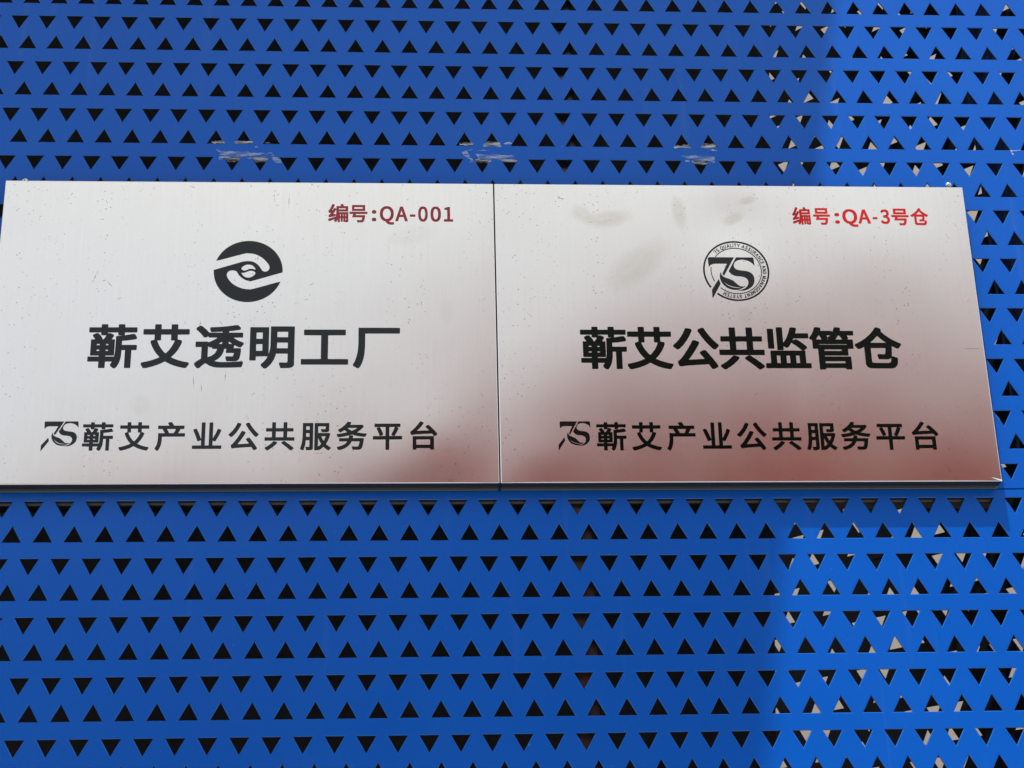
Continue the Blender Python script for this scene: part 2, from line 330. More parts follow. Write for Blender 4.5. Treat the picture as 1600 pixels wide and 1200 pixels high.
# ------------------------------------------------------------------ outlines of the printed characters (thousandths of an em)
GLYPHS_RAW = {
 'title': {
  '蕲': '555 -110,501 -62,492 -51,492 -18,512 11,522 32,523 39,520 41,385 41,383 -91,381 -97,370 -104,264 -104,255 -101,248 -93,247 41,32 42,24 44,17 51,17 143,21 149,28 154,243 154,248 157,248 174,245 177,78 177,71 180,65 186,65 534,70 542,78 546,141 546,146 551,130 577,99 616,99 649,107 658,168 687,211 686,242 655,272 616,300 570,302 549,307 546,320 547,330 553,362 605,376 632,374 636,370 638,282 638,274 640,267 649,267 699,264 704,30 704,22 707,16 713,15 718,15 809,22 818,30 821,264 821,267 826,267 880,273 889,282 892,389 892,397 889,404 880,404 826,407 821,618 821,621 826,621 880,628 889,636 892,743 892,752 889,758 880,758 826,761 821,999 821,1007 818,1014 811,1014 716,1007 707,999 704,761 704,759 701,758 649,755 643,764 640,793 644,916 669,966 668,979 657,1014 599,1014 566,1010 559,989 549,955 542,826 523,720 514,711 509,710 424,714 419,1007 419,1016 416,1022 409,1023 316,1020 308,1009 302,920 302,915 299,914 -95,907 -102,899 -104,795 -104,788 -101,782 -95,781 299,776 302,716 302,712 301,710 297,708 197,702 139,693 86,683 45,670 7,641 -55,611 -98,602 -107,595 -110;385 155,557 154,562 157,571 203,577 272,580 611,586 618,593 621,684 629,718 634,721 636,636 638,628 640,621 649,621 699,618 704,409 704,404 701,404 691,407 688,459 687,520 660,533 649,533 616,492 551,497 546,549 546,557 542,562 534,562 191,558 182,549 177,386 177,383 172;193 282,247 281,250 284,250 307,245 310,195 310,192 305;381 282,430 282,430 309,381 309;193 414,247 413,250 416,250 439,245 442,195 441,192 436;381 414,430 414,430 440,381 441',
  '艾': '70 -106,55 -93,47 -76,17 -26,17 5,23 14,43 22,153 46,257 78,342 111,395 138,397 143,342 203,318 234,284 284,234 376,196 466,196 505,202 514,218 522,259 534,273 541,272 655,51 656,43 659,36 665,35 670,35 768,40 776,51 781,270 781,273 786,273 880,280 889,289 892,395 892,405 887,410 880,410 786,414 781,614 781,617 786,617 880,622 887,632 892,741 892,750 889,756 880,756 786,759 781,984 781,997 775,1000 768,1000 668,991 658,757 655,757 545,818 531,841 520,848 511,848 476,831 428,807 375,762 293,710 220,638 141,645 134,684 113,770 78,876 46,955 29,986 25,1006 18,1012 9,1012 -24,998 -41,962 -97,953 -102,905 -102,830 -87,747 -64,689 -43,629 -18,580 7,514 45,453 11,384 -22,282 -62,207 -85,132 -104,120 -106;514 230,518 229,525 232,552 259,584 298,616 343,662 426,683 476,696 520,693 523,630 523,623 526,617 532,617 651,614 656,414 656,410 651,410 532,404 526,397 523,339 523,335 522,334 518,351 472,369 430,394 382,417 345,471 274',
  '透': '76 -106,63 -95,15 -32,15 -1,23 9,59 42,99 72,145 101,154 114,154 368,153 372,149 373,43 373,32 377,27 386,28 486,34 493,43 496,274 496,282 493,291 482,297 481,337 497,397 528,450 561,475 580,477 584,474 588,470 590,305 590,298 593,292 599,291 616,282 619,245 592,201 593,188 605,159 645,133 676,67 743,35 770,33 776,33 805,35 809,52 824,101 858,141 858,149 854,201 810,247 767,305 703,576 702,580 703,581 707,581 724,578 726,395 717,345 718,334 728,319 776,319 811,323 818,330 822,336 825,511 833,674 848,795 865,843 875,901 875,909 871,962 818,962 784,957 777,943 769,922 765,816 748,722 737,719 734,719 707,720 703,724 702,999 702,1007 699,1014 693,1014 601,1007 592,999 590,826 590,820 584,843 565,905 526,951 503,1009 481,1024 473,1031 464,1031 432,1010 411,987 380,974 369,930 369,905 380,843 413,834 410,833 407,833 389,825 353,826 346,966 346,973 343,978 336,979 278,971 205,958 132,945 101,937 89,918 69,880 50,847 48,730 48,695 50,684 55,676 64,661 116,661 149,663 153,674 160,743 160,793 157,811 161,820 180,833 234,828 238,674 239,665 249,665 282,677 328,672 331,632 331,628 324,620 282,608 243,587 197,566 163,527 120,493 92,431 55,436 51,495 38,574 29,761 31,878 38,959 46,1016 46,1023 43,1028 36,1029 1,1006 -78,997 -85,976 -87,886 -90,876 -92,816 -92,805 -94,557 -96,480 -92,422 -83,364 -64,322 -43,255 2,249 3,228 -7,197 -31,124 -104,116 -106;296 145,353 165,380 180,423 214,437 230,462 272,481 324,480 330,384 332,374 341,372 364,366 365,320 365,313 370,299 385,291 385,290 151,291 147;518 443,580 443,580 491,572 493,517 451,515 447;720 443,780 442,786 447,733 491,726 493,720 491,719 489',
  '明': '359 -114,353 -110,334 -89,295 -54,294 -22,315 1,354 36,395 88,427 145,431 157,430 161,191 162,188 157,187 78,180 69,172 67,68 67,59 69,53 76,53 820,59 827,68 829,436 829,445 827,451 820,453 223,458 232,473 295,481 353,485 411,485 834,488 841,493 845,501 848,974 848,982 845,989 839,990 834,990 -24,987 -41,979 -57,949 -85,911 -100,874 -104,824 -104,814 -106,718 -106,709 -103,701 -95,687 -49,676 -24,676 11,682 18,689 21,820 19,836 21,846 26,850 36,850 220,845 223,609 223,606 220,589 149,568 95,543 45,520 7,478 -46,436 -87,408 -111,399 -115;189 286,318 287,317 441,189 440;624 345,849 345,849 476,626 476,625 407,623 397;189 561,318 562,317 707,189 707;626 599,849 599,849 724,626 724',
  '工': '34 -26,25 -20,23 -14,23 89,27 95,34 99,434 100,439 101,440 105,439 644,89 646,79 653,77 659,77 761,82 771,93 775,945 775,953 772,958 768,960 761,960 657,956 651,949 646,589 644,588 105,589 101,593 100,1003 99,1012 93,1015 86,1015 -14,1009 -23,999 -27',
  '厂': '91 -104,53 -78,20 -60,14 -54,11 -49,10 -20,17 -3,39 34,62 91,85 168,102 249,112 334,119 449,119 807,122 815,134 821,982 821,994 816,998 807,998 701,993 694,984 690,264 688,262 393,260 382,260 343,252 243,244 180,229 107,208 34,183 -28,149 -89,132 -104',
  '公': '855 -99,847 -94,838 -82,787 5,776 10,657 4,336 -19,239 -29,193 -39,149 -39,141 -35,132 -26,106 47,107 84,114 91,130 99,145 109,162 126,219 195,249 236,339 372,408 491,446 566,455 574,464 577,505 576,586 541,596 530,596 499,562 436,495 326,429 226,352 124,351 120,357 117,378 117,689 136,693 141,692 145,601 266,600 297,609 308,682 341,724 341,737 330,773 286,876 150,947 45,983 -16,983 -49,976 -58,899 -99;103 361,60 397,25 422,23 428,24 460,60 493,115 547,142 578,180 630,218 686,247 736,276 795,300 849,307 858,316 862,364 862,420 847,439 839,448 828,448 795,443 782,397 686,362 624,320 559,280 505,242 457,151 365,143 361;909 363,891 377,806 466,726 565,688 618,646 680,582 793,581 830,589 839,664 871,705 871,714 867,722 857,751 803,780 755,820 696,858 645,930 560,984 506,1026 470,1026 436,978 390,959 367,951 363',
  '共': '103 -108,34 -45,33 -14,39 -6,103 32,193 96,252 147,275 170,303 204,320 218,364 218,428 193,441 187,448 180,450 174,450 145,448 141,416 104,375 64,316 10,225 -59,155 -104,145 -108;872 -108,732 15,581 132,575 141,575 170,578 175,653 220,695 220,848 107,979 -1,996 -20,996 -51,992 -57,914 -108;30 228,21 234,19 241,19 343,26 352,34 354,253 354,258 357,257 549,76 550,68 553,61 561,60 659,65 668,74 673,257 674,258 872,263 878,270 883,386 883,393 880,399 874,400 678,403 673,632 674,634 874,640 880,647 883,759 883,768 880,775 872,776 674,966 673,974 670,981 664,981 561,974 553,966 550,776 549,775 359,776 356,780 354,1003 354,1011 352,1019 343,1019 241,1017 234,1007 228;401 355,632 355,632 549,401 549',
  '监': '28 -79,21 -74,17 -68,17 26,19 32,30 39,128 40,133 43,133 322,138 330,147 335,897 335,906 328,908 322,909 43,914 40,1005 39,1014 35,1019 28,1019 -68,1014 -75,1005 -79;270 41,339 40,344 43,344 214,341 219,274 219,269 216;481 41,553 40,558 43,558 214,555 219,484 219,479 216;693 41,766 40,771 43,771 214,768 219,697 219,692 216;841 340,753 421,689 472,630 515,622 526,617 524,570 452,540 416,530 408,486 407,449 435,443 437,436 435,435 359,428 351,420 348,311 348,299 354,296 361,296 876,300 884,311 890,420 890,428 887,435 880,435 539,436 534,439 533,447 536,479 580,499 614,527 666,568 766,601 874,607 883,616 889,676 889,728 879,742 870,744 864,744 828,721 753,724 748,991 748,1003 742,1006 734,1006 639,1002 632,995 628,676 627,668 620,648 580,647 576,651 576,693 604,739 603,789 568,859 515,909 473,952 432,954 428,954 397,947 388,882 340;105 382,96 389,94 395,94 843,99 850,107 854,220 854,229 847,231 841,231 393,226 385,218 381',
  '管': '199 -108,190 -101,188 -95,187 378,182 381,86 381,74 390,73 576,66 589,20 613,13 622,13 653,51 698,83 749,116 820,140 886,153 896,209 896,257 887,272 881,279 872,279 832,273 814,276 809,518 808,525 805,531 799,532 779,541 786,549 805,575 880,582 890,591 894,649 894,697 885,709 879,717 870,717 834,710 811,714 808,986 808,997 804,1002 797,1002 714,1001 709,995 703,986 700,857 700,853 697,854 691,875 653,874 620,859 608,860 603,964 602,970 599,976 593,977 395,973 386,964 381,851 380,850 234,845 225,834 221,332 221,327 218,327 201,332 198,889 198,897 195,903 189,904 184,904 -93,902 -99,891 -106,778 -106,771 -103,765 -97,764 -76,759 -73,332 -73,327 -76,326 -99,316 -108;328 39,761 38,765 43,764 84,759 88,330 87,327 82;328 330,705 329,710 332,710 361,709 365,705 367,332 367,327 364;212 478,830 477,834 478,835 486,834 490,830 492,216 492,211 489;168 603,282 603,283 609,272 636,241 697,230 702,220 695,195 653,165 609;405 603,430 603,432 609,423 626,424 659,430 666,443 672,476 680,481 697,478 701,402 701,401 695,419 653,419 620,415 614,406 607;598 603,734 602,739 607,720 643,686 693,674 699,668 700,657 695,618 636,602 618,593 611,594 607',
  '仓': '368 -81,330 -79,301 -75,286 -70,253 -54,224 -25,211 1,206 24,205 421,195 423,111 380,66 380,54 389,29 424,1 453,0 484,7 493,80 528,147 565,214 609,256 641,284 663,339 710,392 766,432 815,476 879,486 890,495 894,534 894,596 868,612 857,614 853,614 820,607 803,639 767,693 715,732 681,784 643,851 598,936 551,1025 507,1033 497,1033 468,1003 435,981 401,968 392,928 392,830 446,826 447,819 443,810 289,797 203,841 201,861 190,907 175,920 168,927 159,927 109,923 74,914 30,906 5,893 -18,883 -32,861 -52,818 -74,797 -79,761 -81;415 47,705 46,749 55,759 63,768 82,779 126,783 159,782 165,778 169,759 153,728 138,709 135,522 136,509 140,503 147,486 207,486 245,490 251,497 256,553 256,626 250,647 255,653 259,667 309,673 366,674 401,349 401,348 99,350 84,359 57,397 48;358 526,689 525,695 526,698 530,695 534,643 575,593 619,520 690,419 586,355 532',
 },
 'row': {
  '蕲': '559 -106,528 -75,508 -59,500 -49,501 -22,522 11,535 36,536 43,532 46,376 45,375 -89,373 -95,364 -100,268 -100,261 -98,256 -91,255 45,36 46,32 47,26 53,25 141,32 149,251 150,256 153,256 178,253 181,84 181,80 182,74 189,73 532,82 542,153 542,157 543,159 547,141 577,107 618,107 647,116 656,172 683,205 683,242 643,274 597,293 564,294 545,299 542,326 542,337 549,372 605,390 641,282 642,275 651,275 703,272 708,30 709,24 715,23 720,23 807,30 816,272 817,275 822,275 878,280 885,286 888,389 887,396 878,396 822,399 817,626 817,629 822,629 878,636 887,739 888,745 885,750 878,750 822,753 817,995 817,1000 816,1006 809,1006 718,999 709,753 708,750 703,750 651,741 642,636 642,629 651,629 703,626 708,401 708,396 705,397 661,402 664,409 676,416 683,453 683,514 657,524 647,524 618,478 547,480 543,484 542,545 542,554 532,554 193,552 186,545 181,378 181,375 176,375 153,378 150,566 150,571 153,579 199,585 268,585 332,588 343,588 605,589 610,594 616,693 625,801 640,880 654,922 664,959 664,966 660,972 651,1006 593,1006 566,999 559,989 555,897 538,778 523,711 519,702 514,702 420,705 415,1003 415,1008 414,1014 407,1015 318,1010 309,1003 306,911 306,906 303,905 -93,897 -100,801 -100,796 -99,790 -93,789 303,784 306,707 306,703 305,702 301,700 201,694 143,685 91,676 57,660 7,631 -55,602 -97,591 -106;185 278,255 277,258 282,258 311,253 315,186 314,183 309;372 278,438 278,439 313,372 314;185 409,255 409,258 414,258 443,253 446,186 446,183 441;372 409,438 409,439 444,372 445',
  '艾': '74 -101,65 -93,49 -61,26 -24,25 3,32 11,41 16,159 42,257 71,341 105,403 136,408 141,352 203,328 234,294 284,244 376,205 472,204 503,211 512,224 518,278 534,281 536,280 659,51 661,45 667,44 672,44 766,48 774,55 777,278 777,281 782,281 878,286 885,293 888,391 888,398 884,402 878,402 782,405 777,622 777,625 782,625 878,629 884,636 888,736 888,743 885,748 878,748 782,751 777,980 777,989 773,992 766,992 672,991 667,984 661,749 659,749 541,811 526,832 518,839 509,839 480,820 428,796 374,770 324,741 276,681 197,626 141,636 132,684 107,770 71,886 38,947 25,991 19,998 16,1004 7,1003 -22,988 -41,954 -95,947 -98,901 -96,820 -79,741 -56,689 -37,626 -10,589 9,514 53,445 13,385 -16,282 -56,201 -81,116 -102;515 220,520 219,562 259,595 298,627 343,672 426,693 476,708 524,703 527,634 527,626 534,625 655,622 660,405 660,402 655,401 534,393 527,326 527,323 524,323 520,340 472,359 430,384 382,407 345,460 274',
  '产': '82 -108,53 -81,17 -55,15 -51,15 -24,17 -16,41 22,62 68,74 105,92 178,98 218,104 291,105 493,114 500,311 500,316 501,318 505,287 561,252 614,249 647,103 648,94 653,92 659,92 753,95 760,103 765,453 765,457 770,454 778,417 832,417 861,430 872,497 890,530 889,543 879,574 836,611 772,620 765,943 765,950 761,954 753,954 659,952 653,943 648,820 647,818 643,818 611,756 505,757 501,761 500,974 499,980 493,981 489,981 393,978 385,970 381,233 380,231 264,227 205,217 128,201 61,174 -14,154 -57,126 -100,116 -108;453 501,604 501,612 507,629 536,660 599,677 645,672 648,389 647,387 643,388 639,412 603,449 536,452 528',
  '业': '47 -49,41 -43,40 -39,40 59,47 68,324 69,329 72,328 253,322 254,314 249,245 223,211 223,203 230,174 318,145 397,101 505,63 591,62 618,65 624,76 633,134 650,172 650,179 645,254 480,297 372,324 299,328 296,329 866,330 870,336 876,445 877,454 868,454 74,457 69,576 69,581 72,581 864,584 871,593 875,695 875,701 873,706 866,707 326,711 326,715 330,779 453,814 530,855 632,861 644,868 648,899 647,966 616,974 608,974 576,929 472,858 328,799 223,789 215,759 215,716 237,711 238,707 236,706 74,707 70,711 69,991 68,997 62,998 57,998 -41,991 -49',
  '公': '859 -95,848 -82,793 11,782 17,328 -15,230 -25,186 -35,153 -35,142 -26,115 49,115 82,122 89,139 96,154 107,173 126,229 195,259 236,349 372,418 491,457 566,464 572,501 572,578 539,587 528,587 501,552 436,485 326,418 225,340 122,338 114,341 111,349 110,703 132,706 136,704 143,609 268,608 295,618 306,686 337,720 337,764 285,866 150,937 45,974 -18,975 -47,968 -56,895 -95;107 365,70 398,33 424,31 430,32 458,69 491,125 547,152 578,191 630,229 686,258 736,315 855,320 858,357 858,430 837,439 829,440 824,439 799,433 782,387 686,352 624,310 559,270 505,231 457,144 368,139 365;914 367,859 419,817 466,736 565,698 618,657 680,619 743,590 797,590 828,597 837,668 866,699 867,705 865,712 857,740 803,769 755,809 696,848 645,920 560,976 504,1018 468,1018 438,968 390,952 370,947 367',
  '共': '107 -103,42 -43,42 -16,47 -8,136 46,211 102,261 146,324 214,357 214,428 187,440 178,442 172,442 147,440 143,367 66,307 13,216 -57,147 -102,139 -104;876 -103,826 -56,741 17,590 134,583 143,583 168,586 173,657 216,691 216,841 104,971 -3,987 -20,988 -47,985 -53,909 -103;34 232,28 238,27 243,27 341,34 349,261 350,266 353,266 553,76 555,69 564,69 657,71 664,78 669,266 670,267 868,268 872,274 878,382 879,391 872,392 674,395 669,640 670,642 872,651 879,755 879,761 877,767 870,768 670,961 669,966 668,972 661,973 564,966 555,768 553,767 355,768 351,772 350,1003 349,1009 343,1010 339,1010 241,1003 232;393 351,640 351,641 553,393 553',
  '服': '80 -103,66 -92,16 -65,13 -59,12 -34,35 24,58 111,69 164,83 286,88 359,88 459,90 470,90 843,96 849,101 850,428 849,434 843,435 839,435 -22,431 -47,422 -64,405 -81,393 -89,372 -97,341 -102,305 -102,295 -104,224 -104,217 -99,213 -93,206 -59,194 -24,194 3,196 7,205 13,301 13,311 17,316 24,317 241,315 245,311 246,201 246,198 243,189 153,175 64,160 3,141 -53,122 -95,116 -102,109 -104;486 -103,480 -97,479 -93,480 841,486 847,491 848,957 847,964 841,965 836,964 586,958 568,940 547,922 536,889 527,861 525,722 526,711 541,704 568,690 597,690 626,699 633,828 631,839 634,844 645,843 732,603 733,600 728,600 501,601 497,605 496,889 496,905 500,943 500,984 485,994 478,996 474,996 443,979 372,954 295,918 211,864 116,869 107,888 89,923 57,974 21,1021 -5,1025 -11,1024 -39,1000 -64,970 -102,966 -104,934 -104,901 -85,865 -59,826 -27,786 12,782 14,745 -23,707 -54,643 -97,611 -98,603 -93,591 -104;603 28,609 29,653 63,691 98,705 116,655 201,606 309,601 313,600 34;780 226,785 226,816 286,839 343,850 380,845 383,711 383,708 380,708 376,728 326,757 266;206 364,316 364,315 493,205 492;206 609,316 610,315 734,205 734',
  '务': '84 -99,78 -93,38 -30,38 -3,41 2,51 10,120 26,174 42,218 61,268 88,311 121,336 146,368 189,372 197,370 201,366 202,114 203,107 209,106 214,106 303,114 312,416 313,420 320,426 345,436 401,439 408,447 415,489 415,545 410,557 408,564 402,564 366,556 324,557 313,909 312,914 311,920 305,921 255,910 176,898 99,885 41,874 7,852 -39,826 -67,803 -81,780 -89,726 -94,664 -94,653 -92,561 -89,551 -80,541 -43,527 -14,527 11,536 21,591 21,632 17,701 15,732 23,743 36,758 72,771 122,784 201,528 202,524 201,516 195,495 149,458 93,408 39,368 5,320 -27,247 -62,176 -87,128 -100;64 349,55 357,43 389,26 422,25 449,32 458,124 469,211 483,320 507,368 519,371 522,322 560,280 598,218 555,166 523,157 521,124 522,90 566,72 582,71 609,72 614,78 620,126 646,181 682,226 717,259 746,294 780,321 811,349 848,370 881,380 889,420 889,486 876,496 870,498 864,497 839,465 789,468 782,803 781,818 785,857 785,866 783,884 770,907 754,912 745,912 718,886 682,817 609,791 588,755 561,691 520,695 517,730 508,818 492,916 479,1005 473,1014 464,1013 434,992 405,972 368,964 361,920 360,874 365,755 381,639 407,524 444,424 411,305 381,153 354,105 348;523 574,528 574,549 582,620 617,674 651,697 668,698 672,691 675,384 675,381 670,383 666,432 626,482 594',
  '平': '459 -101,453 -95,452 -91,451 259,43 260,35 264,31 272,31 372,41 381,451 383,452 697,447 700,93 701,86 709,86 811,92 818,97 819,939 818,945 812,946 807,946 711,941 702,934 700,804 699,811 694,855 683,877 674,883 666,883 639,841 547,802 470,768 411,751 388,718 388,653 409,646 418,646 445,704 559,735 632,759 697,751 700,578 699,577 384,582 381,995 381,1004 372,1003 268,997 261,993 260,578 259,576 -95,568 -102;259 392,249 405,239 441,220 495,199 547,158 634,158 664,164 671,182 679,228 692,266 691,279 676,333 564,347 528,371 459,371 426,364 417,297 392',
  '台': '170 -101,164 -95,162 -91,162 364,164 368,169 374,859 375,864 374,870 368,871 -89,870 -93,864 -99,749 -99,742 -91,742 -51,739 -46,291 -46,286 -49,285 -93,278 -101;287 72,739 71,742 76,741 255,736 258,289 258,285 253;872 382,866 388,816 460,801 467,278 437,193 429,149 419,116 419,109 423,105 430,82 501,81 528,89 537,114 548,139 567,223 651,330 780,407 888,414 892,447 892,522 858,529 849,528 822,440 707,371 628,312 568,310 564,311 561,316 558,330 558,518 569,686 575,707 578,708 584,690 605,608 682,596 697,596 722,605 732,661 770,697 770,760 714,865 607,927 534,976 466,977 434,972 427,907 382',
 },
 'red': {
  '编': '480 -97,474 -93,471 -86,470 50,463 43,443 -14,414 -72,407 -82,399 -87,368 -87,343 -67,311 -47,301 -36,301 -3,329 55,328 62,84 -37,45 -37,36 -30,28 -11,17 32,17 66,20 74,28 81,322 191,357 192,368 188,375 214,389 303,400 418,402 584,401 591,399 591,392 584,366 534,310 439,244 339,245 336,251 336,316 350,357 350,364 348,371 339,371 311,375 291,375 251,372 245,357 236,168 191,89 167,55 167,47 172,42 178,24 234,23 266,26 274,47 288,71 311,118 374,145 414,151 426,147 429,84 415,51 415,45 417,34 430,15 486,15 522,18 526,35 539,47 552,77 601,122 692,151 759,194 878,199 884,207 889,245 889,307 868,316 861,320 855,321 824,304 778,259 679,196 561,195 557,199 554,226 556,234 563,284 661,289 668,297 674,332 674,395 638,401 640,402 768,405 774,411 778,624 780,625 784,622 793,601 836,601 868,611 878,668 895,711 896,722 889,741 857,773 786,780 779,961 779,968 777,974 770,975 505,973 499,968 494,961 492,526 491,523 486,523 453,524 449,528 448,897 448,907 450,972 450,982 445,985 436,985 -47,981 -61,973 -72,953 -89,936 -95,920 -98,845 -98,833 -89,826 -72,759 -71,753 -69,747 -64,746 -57,746 122,743 125,728 125,724 124,723 120,723 -57,721 -64,711 -71,628 -70,622 -66,619 -57,619 122,616 125,589 125,584 124,583 120,582 -89,572 -98;849 7,868 6,875 14,875 120,872 125,851 125,848 122;585 232,614 231,619 234,619 334,616 339,586 339,584 336;724 232,743 231,746 234,746 334,743 339,726 339,723 336;849 232,870 231,875 234,875 334,872 339,851 339,848 336;524 603,849 602,852 607,852 664,847 667,526 666,523 661',
  '号': '497 -101,470 -99,459 -89,447 -45,433 -16,433 9,436 16,445 21,491 21,557 15,630 13,666 21,681 41,697 84,712 145,716 174,195 176,189 180,186 186,186 216,233 341,237 355,236 359,49 361,43 366,40 372,40 464,43 472,53 477,976 477,986 472,990 464,989 372,986 366,978 361,389 359,367 299,366 293,370 290,853 290,864 284,867 278,867 226,841 78,831 39,812 -14,804 -30,784 -58,751 -87,720 -100,703 -102;176 526,170 530,167 539,167 834,170 843,176 847,853 848,859 846,866 839,867 539,864 530,857 526;295 639,732 638,735 643,735 730,730 733,297 733,294 728',
  '仓': '374 -79,305 -73,284 -66,264 -56,235 -30,217 3,212 26,211 431,207 434,203 433,155 405,109 382,72 381,64 386,40 420,8 453,6 482,9 489,18 495,86 528,157 567,225 611,286 658,342 707,402 770,449 827,489 885,499 892,530 892,597 864,605 857,608 851,608 822,601 807,601 803,628 771,691 710,773 645,841 601,926 553,1014 509,1026 497,1027 470,1024 463,993 431,972 399,964 394,930 394,824 454,818 456,814 454,804 291,796 228,789 203,781 184,771 170,759 158,732 142,705 138,530 137,518 140,509 149,492 211,492 245,503 254,547 254,630 248,659 257,670 293,675 322,681 393,680 403,343 403,342 97,349 64,355 55,391 46,414 44,711 44,726 46,757 55,770 70,785 124,792 186,797 195,803 199,839 199,864 186,907 171,918 164,921 157,921 114,917 76,908 32,897 3,874 -34,850 -55,834 -64,814 -72,791 -77,753 -79;347 524,701 523,707 524,709 528,645 579,595 623,526 694,520 697,489 663,417 591,348 532,345 528',
  ':': '107 -35,93 -29,73 -14,55 14,50 30,50 82,55 103,72 129,101 149,111 152,180 151,197 143,208 134,222 120,233 101,238 78,238 36,235 20,218 -8,198 -26,180 -35;116 380,105 382,93 388,74 402,55 430,50 451,50 503,55 520,73 547,93 562,105 568,118 571,170 571,182 568,210 549,222 537,233 518,238 497,238 455,235 436,221 411,207 398,187 384,168 379',
  'Q': '570 -212,543 -210,503 -201,465 -186,428 -166,391 -137,365 -111,328 -59,314 -34,261 -20,211 3,153 47,114 92,78 151,53 218,40 278,35 339,36 422,40 482,46 514,57 557,78 607,84 622,125 682,174 729,236 768,293 787,353 794,414 794,470 787,530 768,591 730,642 682,679 628,712 551,727 478,731 418,731 343,727 280,717 228,693 161,657 98,627 61,609 44,561 7,511 -18,492 -24,488 -28,509 -48,528 -60,551 -70,591 -81,614 -85,639 -85,676 -77,720 -78,728 -84,735 -97,748 -149,748 -184,745 -191,728 -201,691 -210,670 -212;377 93,407 94,461 113,491 133,522 167,545 207,564 259,579 332,581 355,579 428,569 480,547 545,529 578,519 593,491 621,464 639,426 654,395 660,359 658,305 641,272 619,246 591,219 545,203 501,188 430,185 409,186 349,199 274,219 211,244 168,276 133,305 113,359 94',
  'A': '-11 -22,-18 -18,-21 -11,-20 20,232 766,238 774,247 779,382 778,389 774,395 766,639 49,648 22,647 -14,639 -22,634 -23,511 -23,500 -18,492 -3,437 176,429 201,424 208,203 208,199 207,194 199,133 3,124 -16,111 -23;239 330,382 329,387 332,314 572,311 572,305 553,240 345,238 334',
  '-': '32 230,26 234,23 243,23 336,26 343,32 347,324 348,330 346,337 339,337 241,334 234,328 230',
  '0': '247 -35,216 -31,180 -16,126 23,88 72,61 128,42 193,29 282,29 320,27 330,29 480,42 568,61 632,88 686,125 734,176 772,220 789,261 794,316 794,353 789,393 774,445 737,487 684,514 630,533 564,544 497,548 416,548 347,544 264,533 197,514 130,487 74,450 26,399 -14,357 -31,324 -35;281 91,291 90,307 94,329 105,347 123,366 155,381 193,396 257,404 322,406 366,404 441,398 493,379 574,364 609,346 639,326 656,309 664,291 669,266 664,244 653,227 636,210 609,194 570,179 507,169 418,169 345,171 316,177 264,194 191,210 151,227 124,247 105,268 94',
  '1': '76 -22,70 -18,67 -9,67 89,70 97,80 102,230 102,234 103,235 107,235 618,230 621,111 621,103 626,100 634,101 718,111 728,178 744,230 763,264 779,370 778,376 774,379 766,379 105,384 102,520 102,528 97,531 89,531 -14,524 -21,518 -23',
  '3': '211 -35,172 -29,143 -20,118 -10,76 13,41 40,9 69,6 76,7 107,48 161,55 170,64 175,95 174,134 141,170 117,209 101,259 90,270 90,316 101,334 109,355 123,370 140,381 159,387 178,392 197,392 216,379 257,369 274,353 290,318 310,268 324,226 331,170 334,161 340,158 349,158 439,161 447,172 454,205 454,272 467,301 478,320 488,344 509,354 526,366 568,366 578,356 616,345 633,333 645,305 660,272 669,247 666,201 652,161 628,126 599,93 599,77 611,36 661,33 668,33 693,36 700,47 710,103 752,143 772,176 785,209 792,234 794,332 792,366 785,403 770,453 737,483 703,499 676,510 645,515 609,515 549,508 507,495 478,476 448,457 427,425 401,468 371,491 350,514 318,531 284,537 261,540 243,540 166,537 145,524 101,499 59,468 25,426 -4,380 -24,345 -33,318 -35',
 },
 'ring': {
  '7': '189 -24,181 -18,179 -11,179 30,186 124,196 214,211 295,219 330,230 370,263 464,307 555,361 647,358 651,353 652,34 653,25 664,26 772,32 779,39 781,541 781,550 770,549 684,486 595,446 528,407 445,380 366,356 268,342 176,331 57,329 -11,324 -19,316 -25',
  'S': '251 -37,214 -31,170 -18,114 9,91 23,61 46,26 80,26 116,86 185,91 187,120 188,129 184,157 158,191 136,236 115,278 103,314 97,359 105,399 119,418 131,431 147,439 164,446 191,439 226,427 247,403 266,352 293,228 346,182 369,145 394,108 428,91 450,82 466,71 486,63 514,60 532,60 605,63 626,77 666,100 703,139 742,168 762,188 772,220 785,264 794,357 796,411 789,457 774,495 756,539 725,570 695,570 661,527 607,511 592,480 592,443 620,403 641,353 656,318 660,268 647,236 631,221 614,213 595,210 578,213 561,219 545,229 530,253 511,293 490,418 437,466 414,514 382,550 349,568 324,585 291,594 261,596 239,596 168,594 147,581 105,557 65,518 23,480 -4,434 -24,389 -35,359 -37',
  'Q': '570 -214,543 -212,503 -204,469 -191,428 -168,399 -146,363 -109,330 -64,316 -38,266 -24,214 0,159 40,111 94,80 147,51 224,40 276,36 334,35 422,38 455,42 497,55 551,78 607,86 626,123 680,182 737,240 772,291 789,353 796,414 796,472 789,530 770,584 737,644 680,677 632,712 551,727 480,731 420,731 341,727 278,717 226,693 161,659 100,629 64,602 36,561 5,507 -22,494 -26,491 -30,505 -43,528 -58,559 -70,601 -81,639 -83,676 -75,720 -76,730 -86,735 -97,748 -149,748 -186,739 -198,724 -206,691 -212,670 -215;377 95,407 96,459 115,497 140,520 165,549 217,564 259,579 334,581 357,579 426,564 499,547 545,524 584,497 615,464 637,424 651,395 658,359 656,307 639,272 617,246 591,219 545,203 501,188 428,185 407,186 351,199 276,219 211,244 168,270 140,299 119,345 101,361 96',
